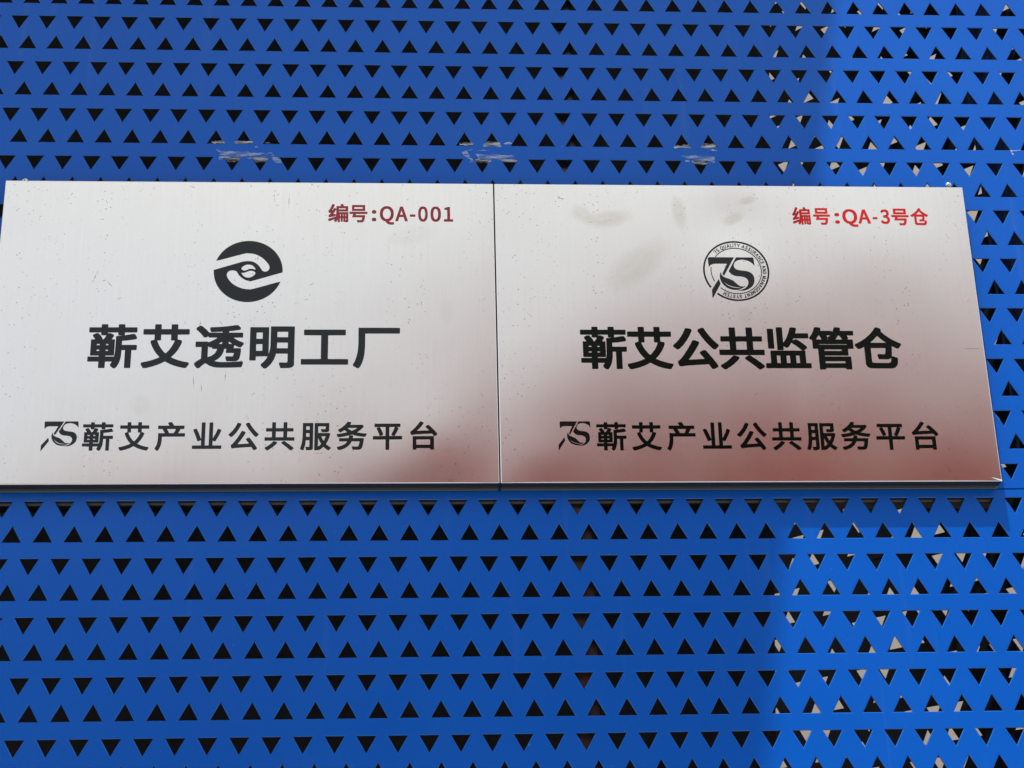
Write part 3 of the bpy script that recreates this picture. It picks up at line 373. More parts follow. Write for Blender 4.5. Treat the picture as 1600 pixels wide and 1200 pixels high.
  'U': '322 -37,295 -35,251 -24,205 -2,164 31,154 41,123 82,92 153,81 203,77 261,78 772,84 779,91 781,209 781,220 772,221 328,225 270,238 205,253 167,271 141,290 124,328 107,361 98,382 98,432 111,459 126,476 140,497 172,510 203,514 224,525 276,527 314,528 772,539 781,659 781,667 774,669 768,669 264,664 203,649 143,624 86,597 48,574 25,541 -2,499 -22,451 -35,420 -37',
  'A': '-11 -24,-21 -14,-20 20,233 768,247 781,382 781,395 766,647 24,647 -16,641 -23,634 -25,511 -25,503 -21,494 -9,437 176,428 201,424 206,203 206,199 205,194 199,133 3,125 -16,114 -25;240 332,380 331,385 334,383 349,314 572,311 572,305 553,240 345',
  'L': '89 -24,81 -18,79 -11,79 770,91 781,214 781,223 774,225 768,225 109,230 106,547 106,556 95,556 -14,549 -23,543 -25',
  'I': '89 -24,81 -18,79 -11,79 770,91 781,214 781,223 774,225 768,225 -14,214 -25',
  'T': '245 -24,238 -18,235 -11,235 649,230 652,16 653,6 664,7 772,14 779,20 781,603 781,610 774,612 768,612 664,603 653,389 652,384 649,383 -14,372 -25',
  'Y': '211 -24,204 -18,202 -11,202 264,197 284,-24 736,-24 772,-18 779,-11 781,116 781,125 774,231 545,269 455,273 449,276 447,425 772,436 781,564 781,573 770,572 736,351 284,346 264,345 -16,334 -25',
  'R': '89 -24,81 -18,79 -11,80 772,86 779,93 781,403 781,474 770,499 762,543 739,589 695,614 654,626 616,631 566,631 524,627 478,620 453,606 420,583 386,548 351,520 332,485 316,482 311,649 22,652 14,651 -16,645 -23,639 -25,507 -25,501 -23,490 -9,320 289,307 296,230 296,226 295,225 291,224 -16,214 -25;226 424,320 423,347 425,407 440,424 447,447 460,459 473,472 496,483 539,483 551,472 593,460 611,449 622,424 635,380 648,334 654,226 653',
  'N': '89 -24,81 -18,79 -11,80 772,91 781,214 781,218 780,227 772,524 259,528 261,529 266,527 276,527 770,539 781,658 780,666 772,667 768,666 -16,655 -25,532 -25,528 -24,519 -16,222 500,218 499,217 495,219 484,219 -14,207 -25',
  'C': '345 -37,295 -31,249 -16,193 15,161 42,127 76,90 128,57 203,42 264,35 336,35 418,40 476,59 557,90 626,127 678,186 734,251 772,305 789,368 796,455 794,489 787,522 774,557 756,580 740,626 695,626 659,577 599,568 592,534 592,510 614,482 633,451 647,401 660,368 656,316 639,270 610,247 585,221 545,205 503,188 426,186 353,203 261,222 211,245 173,270 146,311 119,370 100,389 98,416 100,459 113,482 123,516 146,553 181,584 181,594 174,645 114,646 80,639 69,589 22,547 -6,501 -26,447 -37',
  'E': '89 -24,81 -18,79 -11,80 772,86 779,93 781,555 781,562 774,565 768,564 664,555 653,226 651,226 466,503 464,512 453,512 347,508 339,499 333,226 332,225 111,226 108,230 106,568 106,577 95,576 -16,570 -23,564 -25',
  'D': '89 -24,81 -18,79 -11,80 772,86 779,93 781,339 781,395 777,461 760,520 731,566 694,586 673,622 624,654 555,669 493,675 411,675 351,669 270,654 207,622 136,583 82,528 33,466 0,451 -6,403 -19,330 -25;226 105,276 104,322 108,391 128,434 152,462 178,489 218,506 259,523 339,525 368,523 424,506 503,487 547,462 582,428 612,393 631,322 650,274 654,230 654,225 651',
  'M': '89 -24,81 -18,79 -11,79 768,81 774,88 780,93 781,230 781,236 779,245 770,420 285,424 293,455 384,594 772,603 780,607 781,747 781,753 779,759 772,760 768,760 -11,758 -18,749 -25,634 -25,628 -23,622 -16,620 445,615 443,609 428,477 64,464 52,374 52,364 58,357 70,224 434,218 446,216 446,215 441,214 -14,203 -25',
  'G': '357 -37,314 -33,280 -24,254 -16,197 15,153 52,129 76,90 130,59 199,42 266,35 336,35 418,40 474,59 555,94 630,131 680,190 734,257 772,314 789,378 796,470 794,495 789,526 781,566 762,602 739,626 719,649 695,648 659,604 605,589 592,555 592,529 616,495 637,455 651,416 660,378 656,318 637,282 616,268 604,251 587,219 536,205 501,188 424,186 353,203 264,222 214,247 173,275 145,314 121,378 101,401 98,426 98,478 111,516 129,523 143,523 284,518 288,374 288,368 290,361 299,361 407,368 415,374 417,651 416,658 409,660 403,660 59,647 44,605 11,553 -16,522 -26,464 -37',
 },
}
GLYPHS = {k: {ch: [[tuple(int(v)/1000 for v in p.split()) for p in L.split(',')] for L in s.split(';')] for ch, s in d.items()} for k, d in GLYPHS_RAW.items()}
TAPE = {"t1":[[[7.253,-4.688],[7.648,-4.684],[7.711,-4.752],[7.695,-4.788],[7.283,-4.792],[7.237,-4.737]],[[8.045,-4.729],[8.113,-4.689],[8.682,-4.693],[8.735,-4.762],[8.685,-4.786],[8.083,-4.804]],[[9.012,-4.799],[9.079,-4.719],[9.269,-4.727],[9.357,-4.775],[9.287,-4.766],[9.097,-4.754]],[[8.792,-4.91],[8.86,-4.899],[8.905,-4.948],[8.863,-4.988],[8.802,-4.959]],[[7.388,-5.052],[7.543,-5.08],[7.75,-5.098],[7.922,-5.106],[8.438,-5.131],[8.955,-5.165],[9.349,-5.132],[9.368,-5.181],[9.128,-5.213],[8.924,-5.274],[8.701,-5.305],[8.444,-5.308],[8.065,-5.282],[7.755,-5.245],[7.582,-5.208]],[[7.608,-5.208],[8.066,-5.302],[8.703,-5.345],[8.96,-5.323],[9.3,-5.191],[9.321,-5.349],[9.224,-5.566],[8.83,-5.569],[8.739,-5.413],[8.309,-5.378],[8.212,-5.536],[7.818,-5.549],[7.708,-5.364],[7.594,-5.502],[7.514,-5.444],[7.533,-5.267]],[[9.35,-5.151],[9.437,-5.19],[9.527,-5.327],[9.702,-5.424],[9.774,-5.561],[9.568,-5.582],[9.444,-5.426],[9.389,-5.328]]],"t2":[[[16.17,-4.687],[16.617,-4.662],[16.704,-4.721],[16.65,-4.792],[16.195,-4.796]],[[17.035,-4.788],[17.178,-4.641],[17.6,-4.636],[17.719,-4.791],[17.701,-4.841],[17.087,-4.837]],[[17.791,-4.69],[18.021,-4.638],[18.108,-4.687],[18.054,-4.748],[17.86,-4.75]],[[16.767,-5.159],[17.221,-5.165],[18.166,-5.185],[18.181,-5.275],[18.058,-5.325],[18.284,-5.363],[18.264,-5.478],[17.757,-5.483],[17.706,-5.408],[17.357,-5.392],[17.285,-5.511],[16.761,-5.516],[16.711,-5.378],[16.869,-5.337],[16.818,-5.238]],[[16.279,-5.064],[16.455,-5.003],[16.539,-5.201],[16.659,-5.378],[16.727,-5.457],[16.535,-5.508],[16.589,-5.399],[16.434,-5.261],[16.313,-5.183]],[[16.613,-4.922],[16.7,-4.961],[17.224,-5.005],[17.224,-5.035],[16.7,-4.981],[16.489,-5.023]]],"t3":[[[24.057,-4.788],[24.097,-4.717],[24.292,-4.726],[24.598,-4.672],[24.695,-4.822],[24.072,-4.832]],[[25.052,-4.809],[25.171,-4.616],[25.546,-4.608],[25.675,-4.812],[25.353,-4.826]],[[24.319,-5.157],[24.801,-5.122],[25.332,-5.147],[25.544,-5.175],[25.536,-5.415],[25.277,-5.437],[25.22,-5.498],[24.741,-5.512],[24.661,-5.363],[24.844,-5.282],[24.614,-5.264],[24.439,-5.236]],[[24.432,-5.345],[24.613,-5.284],[24.588,-5.404],[24.464,-5.405]],[[25.353,-4.836],[25.668,-4.923],[25.648,-4.949],[25.454,-4.925]]],"t4":[[[36.615,-4.776],[36.793,-4.808],[37.041,-4.771],[37.068,-4.795],[36.697,-4.843]],[[36.669,-4.826],[36.723,-4.876],[36.777,-4.926],[36.748,-5.028],[36.686,-4.927]]]}

# ------------------------------------------------------------------ inside and behind the cladding
def slab(name, pts, th, m, parent=None):
    """flat slab from a polygon of 3 or 4 points (metres), thickened along its normal"""
    vs_ = [Vector(p) for p in pts]; n = (vs_[1]-vs_[0]).cross(vs_[2]-vs_[1]).normalized()*th
    k = len(vs_); v = [tuple(p) for p in vs_] + [tuple(p - n) for p in vs_]
    f = [tuple(range(k)), tuple(range(2*k-1, k-1, -1))] + [(i, k+i, k+(i+1) % k, (i+1) % k) for i in range(k)]
    return add_mesh(name, v, f, m, parent)
bz0 = GRD
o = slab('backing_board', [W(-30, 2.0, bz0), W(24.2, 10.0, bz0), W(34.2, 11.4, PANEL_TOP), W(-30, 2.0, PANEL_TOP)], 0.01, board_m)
tag(o, 'plain dark board closing the hollow behind the holes in the left three quarters', 'board')
o = box('steel_post', 19.75*P, 20.55*P, 0.35*P, 1.35*P, 0, W(0,0,PANEL_TOP)[2], post_m, c=0.002)
tag(o, 'dark upright steel post glimpsed behind the holes at the middle, rusty low down', 'post')
o = tube('blue_tube', 36.6*P, 1.5*P, 0.62*P, 0, W(0,0,PANEL_TOP)[2], bluetube)
tag(o, 'round blue upright tube glimpsed behind the holes beside the right edge', 'post')
o = box('steel_rail', -29*P, 34.5*P, 0.12*P, 0.9*P, *[W(0,0,z)[2] for z in (-18.46, -17.9)], rail_m, c=0.003)
tag(o, 'long grey level rail glimpsed behind the first row of holes under the plaques', 'rail')

# ------------------------------------------------------------------ the two plaques
RED = [[0,.160],[.169,.313],[.348,.384],[.412,.526],[.536,.635],[.652,.697],[.719,.796],[.818,.902],[.925,1.0]]
RED2 = [[0,.132],[.152,.275],[.309,.344],[.366,.477],[.481,.571],[.588,.623],[.647,.714],[.727,.855],[.870,1.0]]
PLATE_T = 0.60          # distance of the face from the sheet, in pitches
HB = 0.0017             # how far the face bellies out in its middle, metres
class Plaque:
    def __init__(s, name, label, x0, x1, z0, z1, m, seed):
        s.x0, s.x1, s.z0, s.z1 = x0*P, x1*P, Z0+z0*P, Z0+z1*P
        s.cx, s.cz = (s.x0+s.x1)/2, (s.z0+s.z1)/2; s.hx, s.hz = (s.x1-s.x0)/2, (s.z1-s.z0)/2
        s.seed = seed; s.yf = -PLATE_T*P
        s.root = empty(name, label, 'plaque', 'steel plaques on the blue wall'); s.root.location = (s.cx, 0, s.cz)
        s.face(m)
    def h(s, x, z):
        u = max(-1, min(1, (x-s.cx)/s.hx)); v = max(-1, min(1, (z-s.cz)/s.hz))
        b = HB*(1-abs(u)**3.2)*(1-abs(v)**3.2)
        for (du, dv, r, a) in s.seed:
            b += a*math.exp(-(((u-du)*1.5)**2+(v-dv)**2)/(r*r))*(1-u**8)*(1-v**8)
        return b
    def face(s, m):
        nx, nz = 90, 60; r = 0.0013
        V = []; F = []
        xs = [s.x0+r+(s.x1-s.x0-2*r)*i/nx for i in range(nx+1)]; zs = [s.z0+r+(s.z1-s.z0-2*r)*j/nz for j in range(nz+1)]
        for z in zs:
            for x in xs: V.append((x-s.cx, s.yf - s.h(x, z), z-s.cz))
        for j in range(nz):
            for i in range(nx):
                a = j*(nx+1)+i; F.append((a, a+1, a+nx+2, a+nx+1))
        add_mesh('face', V, F, m, s.root, smooth=True)
        # rolled rim, sides and inner hem
        loop = [(x, zs[0], 0, -1) for x in xs] + [(xs[-1], z, 1, 0) for z in zs[1:]] + [(x, zs[-1], 0, 1) for x in xs[::-1][1:]] + [(xs[0], z, -1, 0) for z in zs[::-1][1:-1]]
        V = []; F = []; n = len(loop)
        prof = [(0, 0)] + [(r*math.sin(a), r*(1-math.cos(a))) for a in (R(22), R(45), R(67), R(90))] + [(r, -s.yf-0.0015), (r-0.0008, -s.yf-0.0004), (r-0.012, -s.yf-0.0004)]
        for (o_, d_) in prof:
            for (x, z, ax, az) in loop:
                cx_ = 1 if x >= xs[-1]-1e-9 else (-1 if x <= xs[0]+1e-9 else 0); cz_ = 1 if z >= zs[-1]-1e-9 else (-1 if z <= zs[0]+1e-9 else 0)
                V.append((x+o_*cx_-s.cx, s.yf + d_ - (s.h(x, z) if d_ == 0 else 0), z+o_*cz_-s.cz))
        for k in range(len(prof)-1):
            for i in range(n):
                j = (i+1) % n; F.append((k*n+j, k*n+i, (k+1)*n+i, (k+1)*n+j))
        o = add_mesh('folded_rim', V, F, steel_plain, s.root)
        me = o.data; me.materials.append(shade_return)
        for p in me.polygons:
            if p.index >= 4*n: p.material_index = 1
        v, f = box_data(s.x0-s.cx+0.001, s.x1-s.cx-0.001, -0.0045, -0.0003, s.z0-s.cz-0.0034, s.z0-s.cz+0.0006, 0.0006)
        add_mesh('back_flange', v, f, flange_m, s.root)
    def outlines(s, name, loops, m, parent, lift=0.00022):
        """filled outlines in metres (x, z) laid on the face as a thin printed film"""
        cu = bpy.data.curves.new(name, 'CURVE'); cu.dimensions = '2D'; cu.fill_mode = 'BOTH'; cu.extrude = 0.00007
        for L in loops:
            sp = cu.splines.new('POLY'); sp.points.add(len(L)-1)
            for p_, (x, z) in zip(sp.points, L): p_.co = (x, z, 0, 1)
            sp.use_cyclic_u = True
        tmp = bpy.data.objects.new('tmp', cu); col.objects.link(tmp)
        dg = bpy.context.evaluated_depsgraph_get()
        me = bpy.data.meshes.new_from_object(tmp.evaluated_get(dg))
        bpy.data.objects.remove(tmp); bpy.data.curves.remove(cu)
        for v in me.vertices:
            x, z, w = v.co; v.co = (x-s.cx, s.yf - lift - s.h(x, z) - w, z-s.cz)
        me.name = name; me.materials.clear(); me.materials.append(m)
        for p_ in me.polygons: p_.use_smooth = False
        o = bpy.data.objects.new(name, me); col.objects.link(o); o.parent = parent
        return o
    def line(s, kind, text, x0, x1, z0, z1, part, label, m, spans=None):
        """one line of characters; each character is a piece of its own"""
        G = GLYPHS[kind]; lo = min(y for ch in text for L in G[ch] for _, y in L if ch not in 'Q'); hi = max(y for ch in text for L in G[ch] for _, y in L)
        sc = (z1-z0)/(hi-lo)
        root = bpy.data.objects.new(part, None); col.objects.link(root); root.parent = s.root; root['label'] = label
        ext = [(min(x for L in G[ch] for x, _ in L), max(x for L in G[ch] for x, _ in L)) for ch in text]
        adv = ((x1-x0) - (ext[-1][1]-ext[0][0])*sc)/(len(text)-1)
        for i, ch in enumerate(text):
            if spans:
                a = x0+(x1-x0)*spans[i][0]; b = x0+(x1-x0)*spans[i][1]; k = (b-a)/(ext[i][1]-ext[i][0]); f = lambda X: a+(X-ext[i][0])*k
            else:
                f = lambda X: x0+adv*i+(X-ext[0][0])*sc
            s.outlines('character', [[(f(X)*P, Z0+(z0+(Y-lo)*sc)*P) for X, Y in L] for L in G[ch]], m, root)

def smooth(pts, n=5, closed=True):
    """Catmull-Rom through points; a point given as (x, y, 1) stays a sharp corner"""
    out = []; k = len(pts)
    for i in range(k):
        p0, p1, p2, p3 = pts[i-1], pts[i], pts[(i+1) % k], pts[(i+2) % k]
        if len(p1) == 3: p0 = p1
        if len(p2) == 3: p3 = p2
        for q in range(n):
            t = q/n
            out.append(tuple(0.5*((2*p1[a])+(-p0[a]+p2[a])*t+(2*p0[a]-5*p1[a]+4*p2[a]-p3[a])*t*t+(-p0[a]+3*p1[a]-3*p2[a]+p3[a])*t**3) for a in (0, 1)))
    return out
def arc(cx, cy, rx, ry, a0, a1, n=60):      # angles clockwise from up, degrees; y downwards
    return [(cx+rx*math.sin(R(a0+(a1-a0)*i/n)), cy-ry*math.cos(R(a0+(a1-a0)*i/n))) for i in range(n+1)]
def ang(x, y, cx, cy, rx, ry): return math.degrees(math.atan2((x-cx)/rx, -(y-cy)/ry))

SCR_L = [(-0.1825, 0.0659, 0.0128, 0.0004, -1.93), (-0.1716, 0.0608, 0.0024, 0.0004, 0.37), (-0.1644, 0.0558, 0.0077, 0.0003, -0.88), (-0.1522, 0.0372, 0.0031, 0.0004, 0.59), (0.0469, 0.171, 0.0134, 0.0003, -1.58), (0.0286, 0.1762, 0.0072, 0.0004, -1.49), (-0.0715, 0.1892, 0.0038, 0.0004, -0.35), (-0.0299, 0.0052, 0.0036, 0.0004, -0.97), (-0.0545, 0.0047, 0.0051, 0.0005, -1.68), (-0.0732, 0.0063, 0.0039, 0.0003, -1.02), (-0.0223, -0.0635, 0.007, 0.0004, -1.64), (-0.0591, -0.0708, 0.0102, 0.0003, -1.49), (-0.0498, -0.0782, 0.0069, 0.0003, -1.47), (0.077, 0.0567, 0.0042, 0.0003, 0.42), (-0.0002, 0.1916, 0.0023, 0.0004, -1.71)]
SCR_R = [(-0.2469, 0.1389, 0.0028, 0.0003, 0.16), (-0.0599, 0.1648, 0.0032, 0.0004, -2.15), (-0.0727, 0.1683, 0.0033, 0.0003, -0.27), (-0.2153, 0.1771, 0.0055, 0.0008, -0.33), (0.2824, -0.0264, 0.0144, 0.0003, 0.0), (0.1829, -0.1429, 0.0085, 0.0003, 0.5), (0.2362, -0.1827, 0.0053, 0.0004, -1.15), (0.2222, -0.1895, 0.0089, 0.0003, -0.23)]
left = Plaque('steel_plaque', 'left brushed steel plaque with split round emblem and red number ending 001',
              0.205, 17.350, -17.95, -6.67, steel_mat('brushed_steel', [(-0.12, -0.10, 0.012, 0.016, 0.2, 0.14), (0.20, 0.125, 0.035, 0.014, 0.3, 0.16), (0.24, 0.02, 0.010, 0.02, 0, 0.12)], SCR_L), [(0.72, -0.80, 0.34, 0.0013), (-0.3, 0.2, 0.8, -0.0003)])
right = Plaque('steel_plaque', 'right brushed steel plaque with ring-shaped 7S seal and mud smears',
               17.383, 34.445, -17.95, -6.67, steel_mat('brushed_steel_stained', [
                   (-0.158, 0.148, 0.030, 0.012, 0.15, 0.55), (-0.190, 0.155, 0.016, 0.012, -0.6, 0.4), (-0.068, 0.158, 0.009, 0.024, 0.1, 0.45),
                   (-0.125, 0.083, 0.048, 0.022, 0.72, 0.40), (0.020, 0.176, 0.012, 0.006, 0.3, 0.5), (0.0, 0.150, 0.016, 0.008, 0.5, 0.5),
                   (0.030, -0.010, 0.014, 0.010, 0.3, 0.25), (0.005, 0.018, 0.010, 0.012, 0.3, 0.2)], SCR_R),
               [(0.0, 0.74, 0.26, -0.0013), (0.6, 0.62, 0.34, 0.0006), (-0.75, -0.2, 0.5, 0.0006), (0.3, -0.25, 0.45, -0.0003), (0.8, -0.85, 0.3, 0.0006), (-0.85, -0.9, 0.2, 0.0004)])

left.line('red', '编号:QA-001', 11.506, 15.906, -8.27, -7.545, 'number_line', 'dull red line reading 编号:QA-001', print_red, RED)
left.line('title', '蕲艾透明工厂', 3.495, 14.032, -13.844, -12.215, 'title_line', 'large black line reading 蕲艾透明工厂', print_black)
left.line('row', '蕲艾产业公共服务平台', 3.522, 15.279, -16.785, -15.775, 'platform_line', 'small black line reading 蕲艾产业公共服务平台', print_black)
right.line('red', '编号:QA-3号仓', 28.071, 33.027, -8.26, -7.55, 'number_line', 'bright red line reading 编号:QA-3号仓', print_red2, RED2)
right.line('title', '蕲艾公共监管仓', 20.241, 31.48, -13.868, -12.27, 'title_line', 'large black line reading 蕲艾公共监管仓', print_deep)
right.line('row', '蕲艾产业公共服务平台', 20.661, 32.417, -16.823, -15.80, 'platform_line', 'small black line reading 蕲艾产业公共服务平台', print_deep)

# round emblem of the left plaque (traced outline; x right, y down, circle centre 780,650 radii 538/477)
C1 = (780, 650, 538, 477)
a0, a1 = ang(280, 488, *C1), ang(1320, 662, *C1)
top_arc = arc(*C1, a0, a1)
low_arc = arc(*C1, ang(1285, 810, *C1), 360+ang(240, 630, *C1))
s1 = smooth([(1318,664,1),(860,795),(800,800),(725,778),(645,720),(598,655),(570,642),(520,636),(470,655),(447,705),(470,765),(530,835),(620,890),(715,922),(800,930),(880,920),(1285,808,1)], 5)[:-5]
s2 = smooth([(241,632,1),(620,520),(700,498),(780,492),(860,505),(930,550),(975,605),(1000,640),(1040,655),(1085,642),(1110,600),(1098,550),(1050,490),(980,430),(880,382),(780,368),(690,378),(282,488,1)], 5)[:-5]
ball = [smooth([(672,612),(690,578),(740,550),(790,545),(840,558),(878,592),(893,628,1),(850,614),(800,612),(755,632),(712,640)], 4),
        smooth([(672,672,1),(720,672),(770,652),(815,640),(868,650),(893,678),(870,715),(825,742),(780,750),(730,738),(695,708)], 4)]
def map1(L): return [((8.782+1.185*(x-780)/538)*P, Z0+(-10.20-1.172*(y-650)/477)*P) for x, y in L]
emb = left.outlines('emblem', [map1(top_arc + s1 + low_arc + s2)] + [map1(b) for b in ball], print_black, left.root)
emb['label'] = 'black round emblem cut by two curved bands'

# the 7S mark (traced, x right, y down)
S7 = [(268,442,1),(288,430,1),(682,430,1),(505,718,1),(478,688,1),(563,530,1),(400,530),(345,535),(302,555),(275,582,1)]
S7 = smooth(S7, 3)
SS = smooth([(712,430,1),(975,430,1),(986,442,1),(995,565,1),(970,532),(930,500),(870,474),(800,465),(730,478),(684,514),(668,560),(680,600),(720,625),(790,637),(870,648),(930,675),(964,720),(973,780),(960,840),(920,890),(860,928),(790,948),(700,946,1),(780,928),(830,900),(865,858),(876,812),(862,770),(820,740),(760,728),(690,722),(632,700),(595,665),(582,640,1)], 4)
LEAF = smooth([(458,660,1),(465,700),(500,738),(570,765),(630,790),(680,832),(730,875),(770,885),(830,880,1),(770,912),(700,936),(620,933),(540,905),(470,840),(437,760),(440,700)], 4)
VEIN = smooth([(482,785,1),(540,850),(640,889),(765,902,1),(700,908),(600,892),(530,855)], 4)
FOOT = [(415,770),(440,845),(310,1058),(297,1055),(298,935)]
FOOT3 = [(410,635),(430,715),(252,955),(240,960),(244,822)]
C2 = (700, 640)
def ring(rx, ry, t, a0, a1):
    return arc(*C2, rx, ry, a0, a1, 90) + arc(*C2, rx-t, ry-t*0.905, a1, a0, 90)
rings = [ring(518, 469, 27, ang(385,985,*C2,518,469)-360, ang(285,900,*C2,518,469)),
         ring(400, 361, 13, ang(380,415,*C2,400,361), 360+ang(445,895,*C2,400,361)),
         ring(400, 361, 13, ang(360,800,*C2,400,361)+360, ang(303,585,*C2,400,361)+360)]
a_out0 = ang(385,985,*C2,518,469); a_out1 = ang(285,900,*C2,518,469)
rings[0] = ring(518, 469, 27, a_out1, a_out0+360 if a_out0 < a_out1 else a_out0)
a_in0 = ang(380,415,*C2,400,361); a_in1 = ang(445,895,*C2,400,361)
rings[1] = ring(400, 361, 13, a_in0, a_in1+360 if a_in1 < a_in0 else a_in1)
b0 = ang(360,800,*C2,400,361); b1 = ang(303,585,*C2,400,361)
rings[2] = ring(400, 361, 13, b0, b1 if b1 > b0 else b1+360)
def map2(L): return [((25.875+1.18*(x-700)/518)*P, Z0+(-10.10-1.178*(y-640)/469)*P) for x, y in L]
seal = bpy.data.objects.new('seal', None); col.objects.link(seal); seal.parent = right.root
seal['label'] = 'black ring seal with a 7S mark and small words round it'
right.outlines('mark', [map2(L) for L in (S7, SS, LEAF, VEIN, FOOT)], print_black, seal)
right.outlines('ring', [map2(L) for L in rings], print_black, seal)
words = '7S QUALITY ASSURANCE AND MANAGEMENT SYSTEM'
G = GLYPHS['ring']
wid = [0.30 if ch == ' ' else max(x for L in G[ch] for x, _ in L) - min(x for L in G[ch] for x, _ in L) + 0.085 for ch in words]
hcap = max(y for L in G['T'] for _, y in L)
A0, A1 = -46.0, 211.0
tot = sum(wid); loops = []; acc = 0
ks = 0.112*1.18/hcap                       # glyph scale in pitches
rb = 0.800*1.18                            # baseline radius
for ch, w in zip(words, wid):
    am = R(A0 + (A1-A0)*(acc+w/2)/tot); acc += w
    if ch == ' ': continue
    mn = min(x for L in G[ch] for x, _ in L); mx = max(x for L in G[ch] for x, _ in L)
    kx = (R(A1-A0)*rb*0.97/tot)
    for L in G[ch]:
        q = []
        for x, y in L:
            tx = (x-(mn+mx)/2)*kx; rr = rb + y*ks
            q.append(((25.875 + rr*math.sin(am) + tx*math.cos(am))*P, Z0+(-10.10 + rr*math.cos(am) - tx*math.sin(am))*P))
        loops.append(q)
right.outlines('ring_words', loops, print_black, seal)
def map3(L, X0, X1, Zt, Zb): return [((X0+(X1-X0)*(x-240)/895)*P, Z0+(Zt+(Zb-Zt)*(y-240)/720)*P) for x, y in L]
def to3(L): return [(290+(x-268)*1.162, 240+(y-430)*1.168) for x, y in L]
for pq, (X0, X1, Zt, Zb) in ((left, (2.183, 3.375, -15.747, -16.786)), (right, (19.359, 20.466, -15.771, -16.806))):
    o = pq.outlines('mark', [map3(to3(L), X0, X1, Zt, Zb) for L in (S7, SS, LEAF, VEIN)] + [map3(FOOT3, X0, X1, Zt, Zb)], print_black, pq.root)
    o['label'] = 'small black 7S mark at the start of the bottom line'

# ------------------------------------------------------------------ screws on the sheet above the plaques
def screw(x, z, label):
    r = empty('screw', label, 'screw', 'screws above the plaques'); r.location = W(x, 0, z)
    def rev(name, prof, m, n=20):
        V = []; F = []
        for (rr, y) in prof:
            for i in range(n): a = 2*math.pi*i/n; V.append((rr*math.cos(a), y, rr*math.sin(a)))
        for k in range(len(prof)-1):
            for i in range(n): j = (i+1) % n; F.append((k*n+i, k*n+j, (k+1)*n+j, (k+1)*n+i))
        F.append(tuple((len(prof)-1)*n+i for i in range(n)))
        add_mesh(name, V, F, m, r, smooth=False)
    rev('washer', [(0.0036, 0.0), (0.0036, -0.0008), (0.0020, -0.0009)], screw_m)
    rev('head', [(0.0030, -0.0007), (0.0030, -0.0014), (0.0025, -0.0024), (0.0012, -0.0029), (0.0010, -0.0029)], screw_m)
    v, f = box_data(-0.0012, 0.0012, -0.00315, -0.0020, -0.0003, 0.0003); v2, f2 = box_data(-0.0003, 0.0003, -0.0032, -0.0021, -0.0012, 0.0012)
    add_mesh('cross_slot', v+v2, f+[tuple(i+8 for i in q) for q in f2], screw_d, r)
screw(0.736, -6.40, 'small bright screw half hidden at the top left corner of the left plaque')
screw(34.147, -6.27, 'small bright screw in the sheet above the top right corner of the right plaque')

# ------------------------------------------------------------------ torn tape left on the sheet
def in_hole(x, z):
    for (cx, up) in ((round(x), 0), (round(x-UX)+UX, 1)):
        j = math.floor((0.825 - z)/VP) if not up else math.floor((-0.155 - z)/VP)
        for jj in (j-1, j, j+1):
            zz = z + VP*jj
            if not up: t = (zz-APX)/(TOP-APX)
            else: t = (UA-zz)/(UA-UB)
            if 0 <= t <= 1 and abs(x-cx) < HW*t: return True
    return False
rng = random.Random(4)
def tape(key, label):
    root = empty('tape_remnant', label, 'tape', 'torn tape left above the plaques'); L = TAPE[key]
    cx = sum(p[0] for p in L[0])/len(L[0]); cz = sum(p[1] for p in L[0])/len(L[0]); root.location = W(cx, 0, cz)
    for k, poly in enumerate(L):
        cu = bpy.data.curves.new('t', 'CURVE'); cu.dimensions = '2D'; cu.fill_mode = 'BOTH'
        q = []
        for i in range(len(poly)):
            a, b = poly[i], poly[(i+1) % len(poly)]; n = max(1, int(math.hypot(a[0]-b[0], a[1]-b[1])/0.06))
            for t in range(n):
                jx = rng.uniform(-0.018, 0.018) if t else 0
                q.append((a[0]+(b[0]-a[0])*t/n+jx, a[1]+(b[1]-a[1])*t/n+(rng.uniform(-0.022, 0.022) if t else 0)))
        sp = cu.splines.new('POLY'); sp.points.add(len(q)-1)
        for p_, (x, z) in zip(sp.points, q): p_.co = (x*P, z*P, 0, 1)
        sp.use_cyclic_u = True
        tmp = bpy.data.objects.new('tmp', cu); col.objects.link(tmp)
        me = bpy.data.meshes.new_from_object(tmp.evaluated_get(bpy.context.evaluated_depsgraph_get()))
        bpy.data.objects.remove(tmp); bpy.data.curves.remove(cu)
        import bmesh
        bm = bmesh.new(); bm.from_mesh(me); bmesh.ops.triangulate(bm, faces=bm.faces)
        bmesh.ops.subdivide_edges(bm, edges=[e for e in bm.edges if e.calc_length() > 0.006], cuts=2)
        bmesh.ops.triangulate(bm, faces=bm.faces)
        for v in bm.verts:
            x, z, _ = v.co
            lift = 0.0004 + 0.0006*(0.5+0.5*math.sin(x*900+k)*math.sin(z*1300+k*2))
            v.co = (x-root.location[0], -lift, Z0+z-root.location[2])
        for f_ in bm.faces:
            c = f_.calc_center_median()
            f_.material_index = 1 if in_hole((c.x+root.location[0])/P, (c.z+root.location[2]-Z0)/P) else 0
        bm.to_mesh(me); bm.free(); me.materials.clear(); me.materials.append(tape_m); me.materials.append(tape_w)
        o = bpy.data.objects.new('tape_scrap', me); col.objects.link(o); o.parent = root
tape('t1', 'torn milky strip of tape bridging holes above the left plaque')
tape('t2', 'torn milky strip of tape above the joint between the plaques')
tape('t3', 'short ragged scrap of tape above the right plaque')
tape('t4', 'tiny white wisp of tape beside the right edge of the photo')

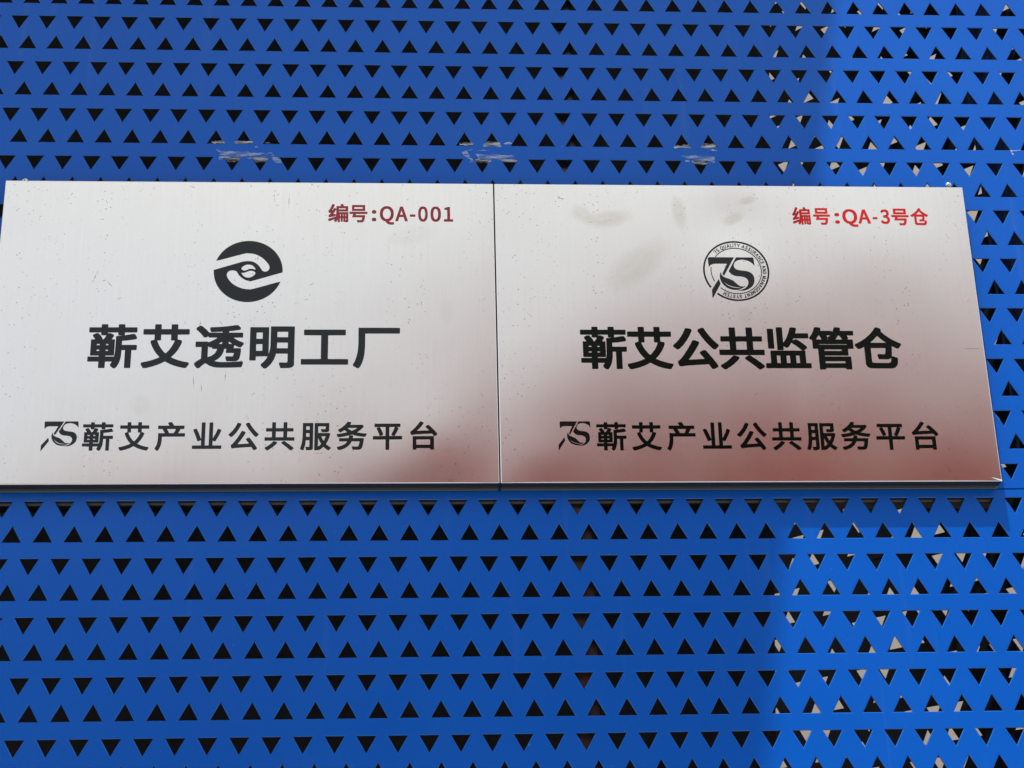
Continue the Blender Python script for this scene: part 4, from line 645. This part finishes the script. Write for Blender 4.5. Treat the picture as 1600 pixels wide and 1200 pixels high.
# ------------------------------------------------------------------ added shade slab overhead, ground, walls behind and opposite
zt = W(0, 0, PANEL_TOP)[2]; zc = W(0, 0, 57.0)[2]
cp = [(40.1, 0), (-11.7, -60), (-60, -60), (-60, 34), (15, 34), (44, 1)]
def prism(name, pts, z0, z1, m, parent=None):
    k = len(pts); v = [(x*P, y*P, z) for z in (z0, z1) for x, y in pts]
    f = [tuple(range(k)), tuple(range(2*k-1, k-1, -1))] + [(i, k+i, k+(i+1) % k, (i+1) % k) for i in range(k)]
    return add_mesh(name, v, f, m, parent)
o = prism('shade_slab', cp, zc, zc+0.10, bounce_white)  # unseen slab, added and shaped to shade the left of the wall
tag(o, 'added unseen flat white slab over the left of the blue wall, throwing the big shade', 'shade_slab')
o = box('slab_beam', -29*P, 42*P, 0.3*P, 2.2*P, zt, zc, rail_m); tag(o, 'steel beam between the perforated sheets and the added slab', 'beam')
o = add_mesh('pavement', [(-400, -400, 0), (400, -400, 0), (400, 400, 0), (-400, 400, 0)], [(0,1,2,3)], pave); tag(o, None, None, None, 'structure')
o = box('rendered_wall', -8, 14, 3.0, 3.25, 0, 9.0, beige); tag(o, 'sunlit beige rendered wall seen through both perforated sheets at right', 'wall')

# small nick of bare metal at the bent lower right corner of the right plaque
nk = [(s_[0]*P, s_[1], s_[2]) for s_ in ((-0.36, 0.0, 0.115), (-0.02, -0.0006, 0.02), (-0.03, -0.0012, -0.05), (-0.20, -0.0010, 0.02))]
bx_, bz_ = right.x1, right.z0
v = [(bx_-right.cx+a, right.yf-0.0006+b, bz_-right.cz+c*P+0.001) for a, b, c in nk]
v2 = [(a, b+0.0005, c) for a, b, c in v]
o = add_mesh('bent_corner', v+v2, [(0,3,2,1), (4,5,6,7), (0,1,5,4), (1,2,6,5), (2,3,7,6), (3,0,4,7)], screw_m, right.root)
o['label'] = 'bright bent nick at the lower right corner'

def building(label, x0, x1, y1, z1, wins, storeys):
    b = empty('brick_building', label, 'building'); b.location = ((x0+x1)/2, y1, 0); ox = (x0+x1)/2
    box('wall', x0-ox, x1-ox, -10, 0, 0, z1, redbrick, b)
    box('roof', x0-ox-0.3, x1-ox+0.3, -10.3, 0.3, z1, z1+0.35, redbrick, b)
    for r_ in range(storeys):
        for k in range(wins):
            xx = x0-ox+(x1-x0)*(k+0.5)/wins; zz = 1.2+3.1*r_
            box('window', xx-0.6, xx+0.6, -0.05, 0.02, zz, zz+1.5, glass_d, b)
OPP = -26.0
building('low red-brown brick building facing the blue wall, mirrored in the plaque bottoms', -40, -0.6, OPP, 8.6, 10, 2)
building('middle red-brown brick building facing the gap between the two plaques', -0.2, 3.4, OPP, 11.8, 2, 3)
building('tall red-brown brick building facing the right of the blue wall, tinting the right plaque', 3.8, 40, OPP, 13.5, 9, 4)
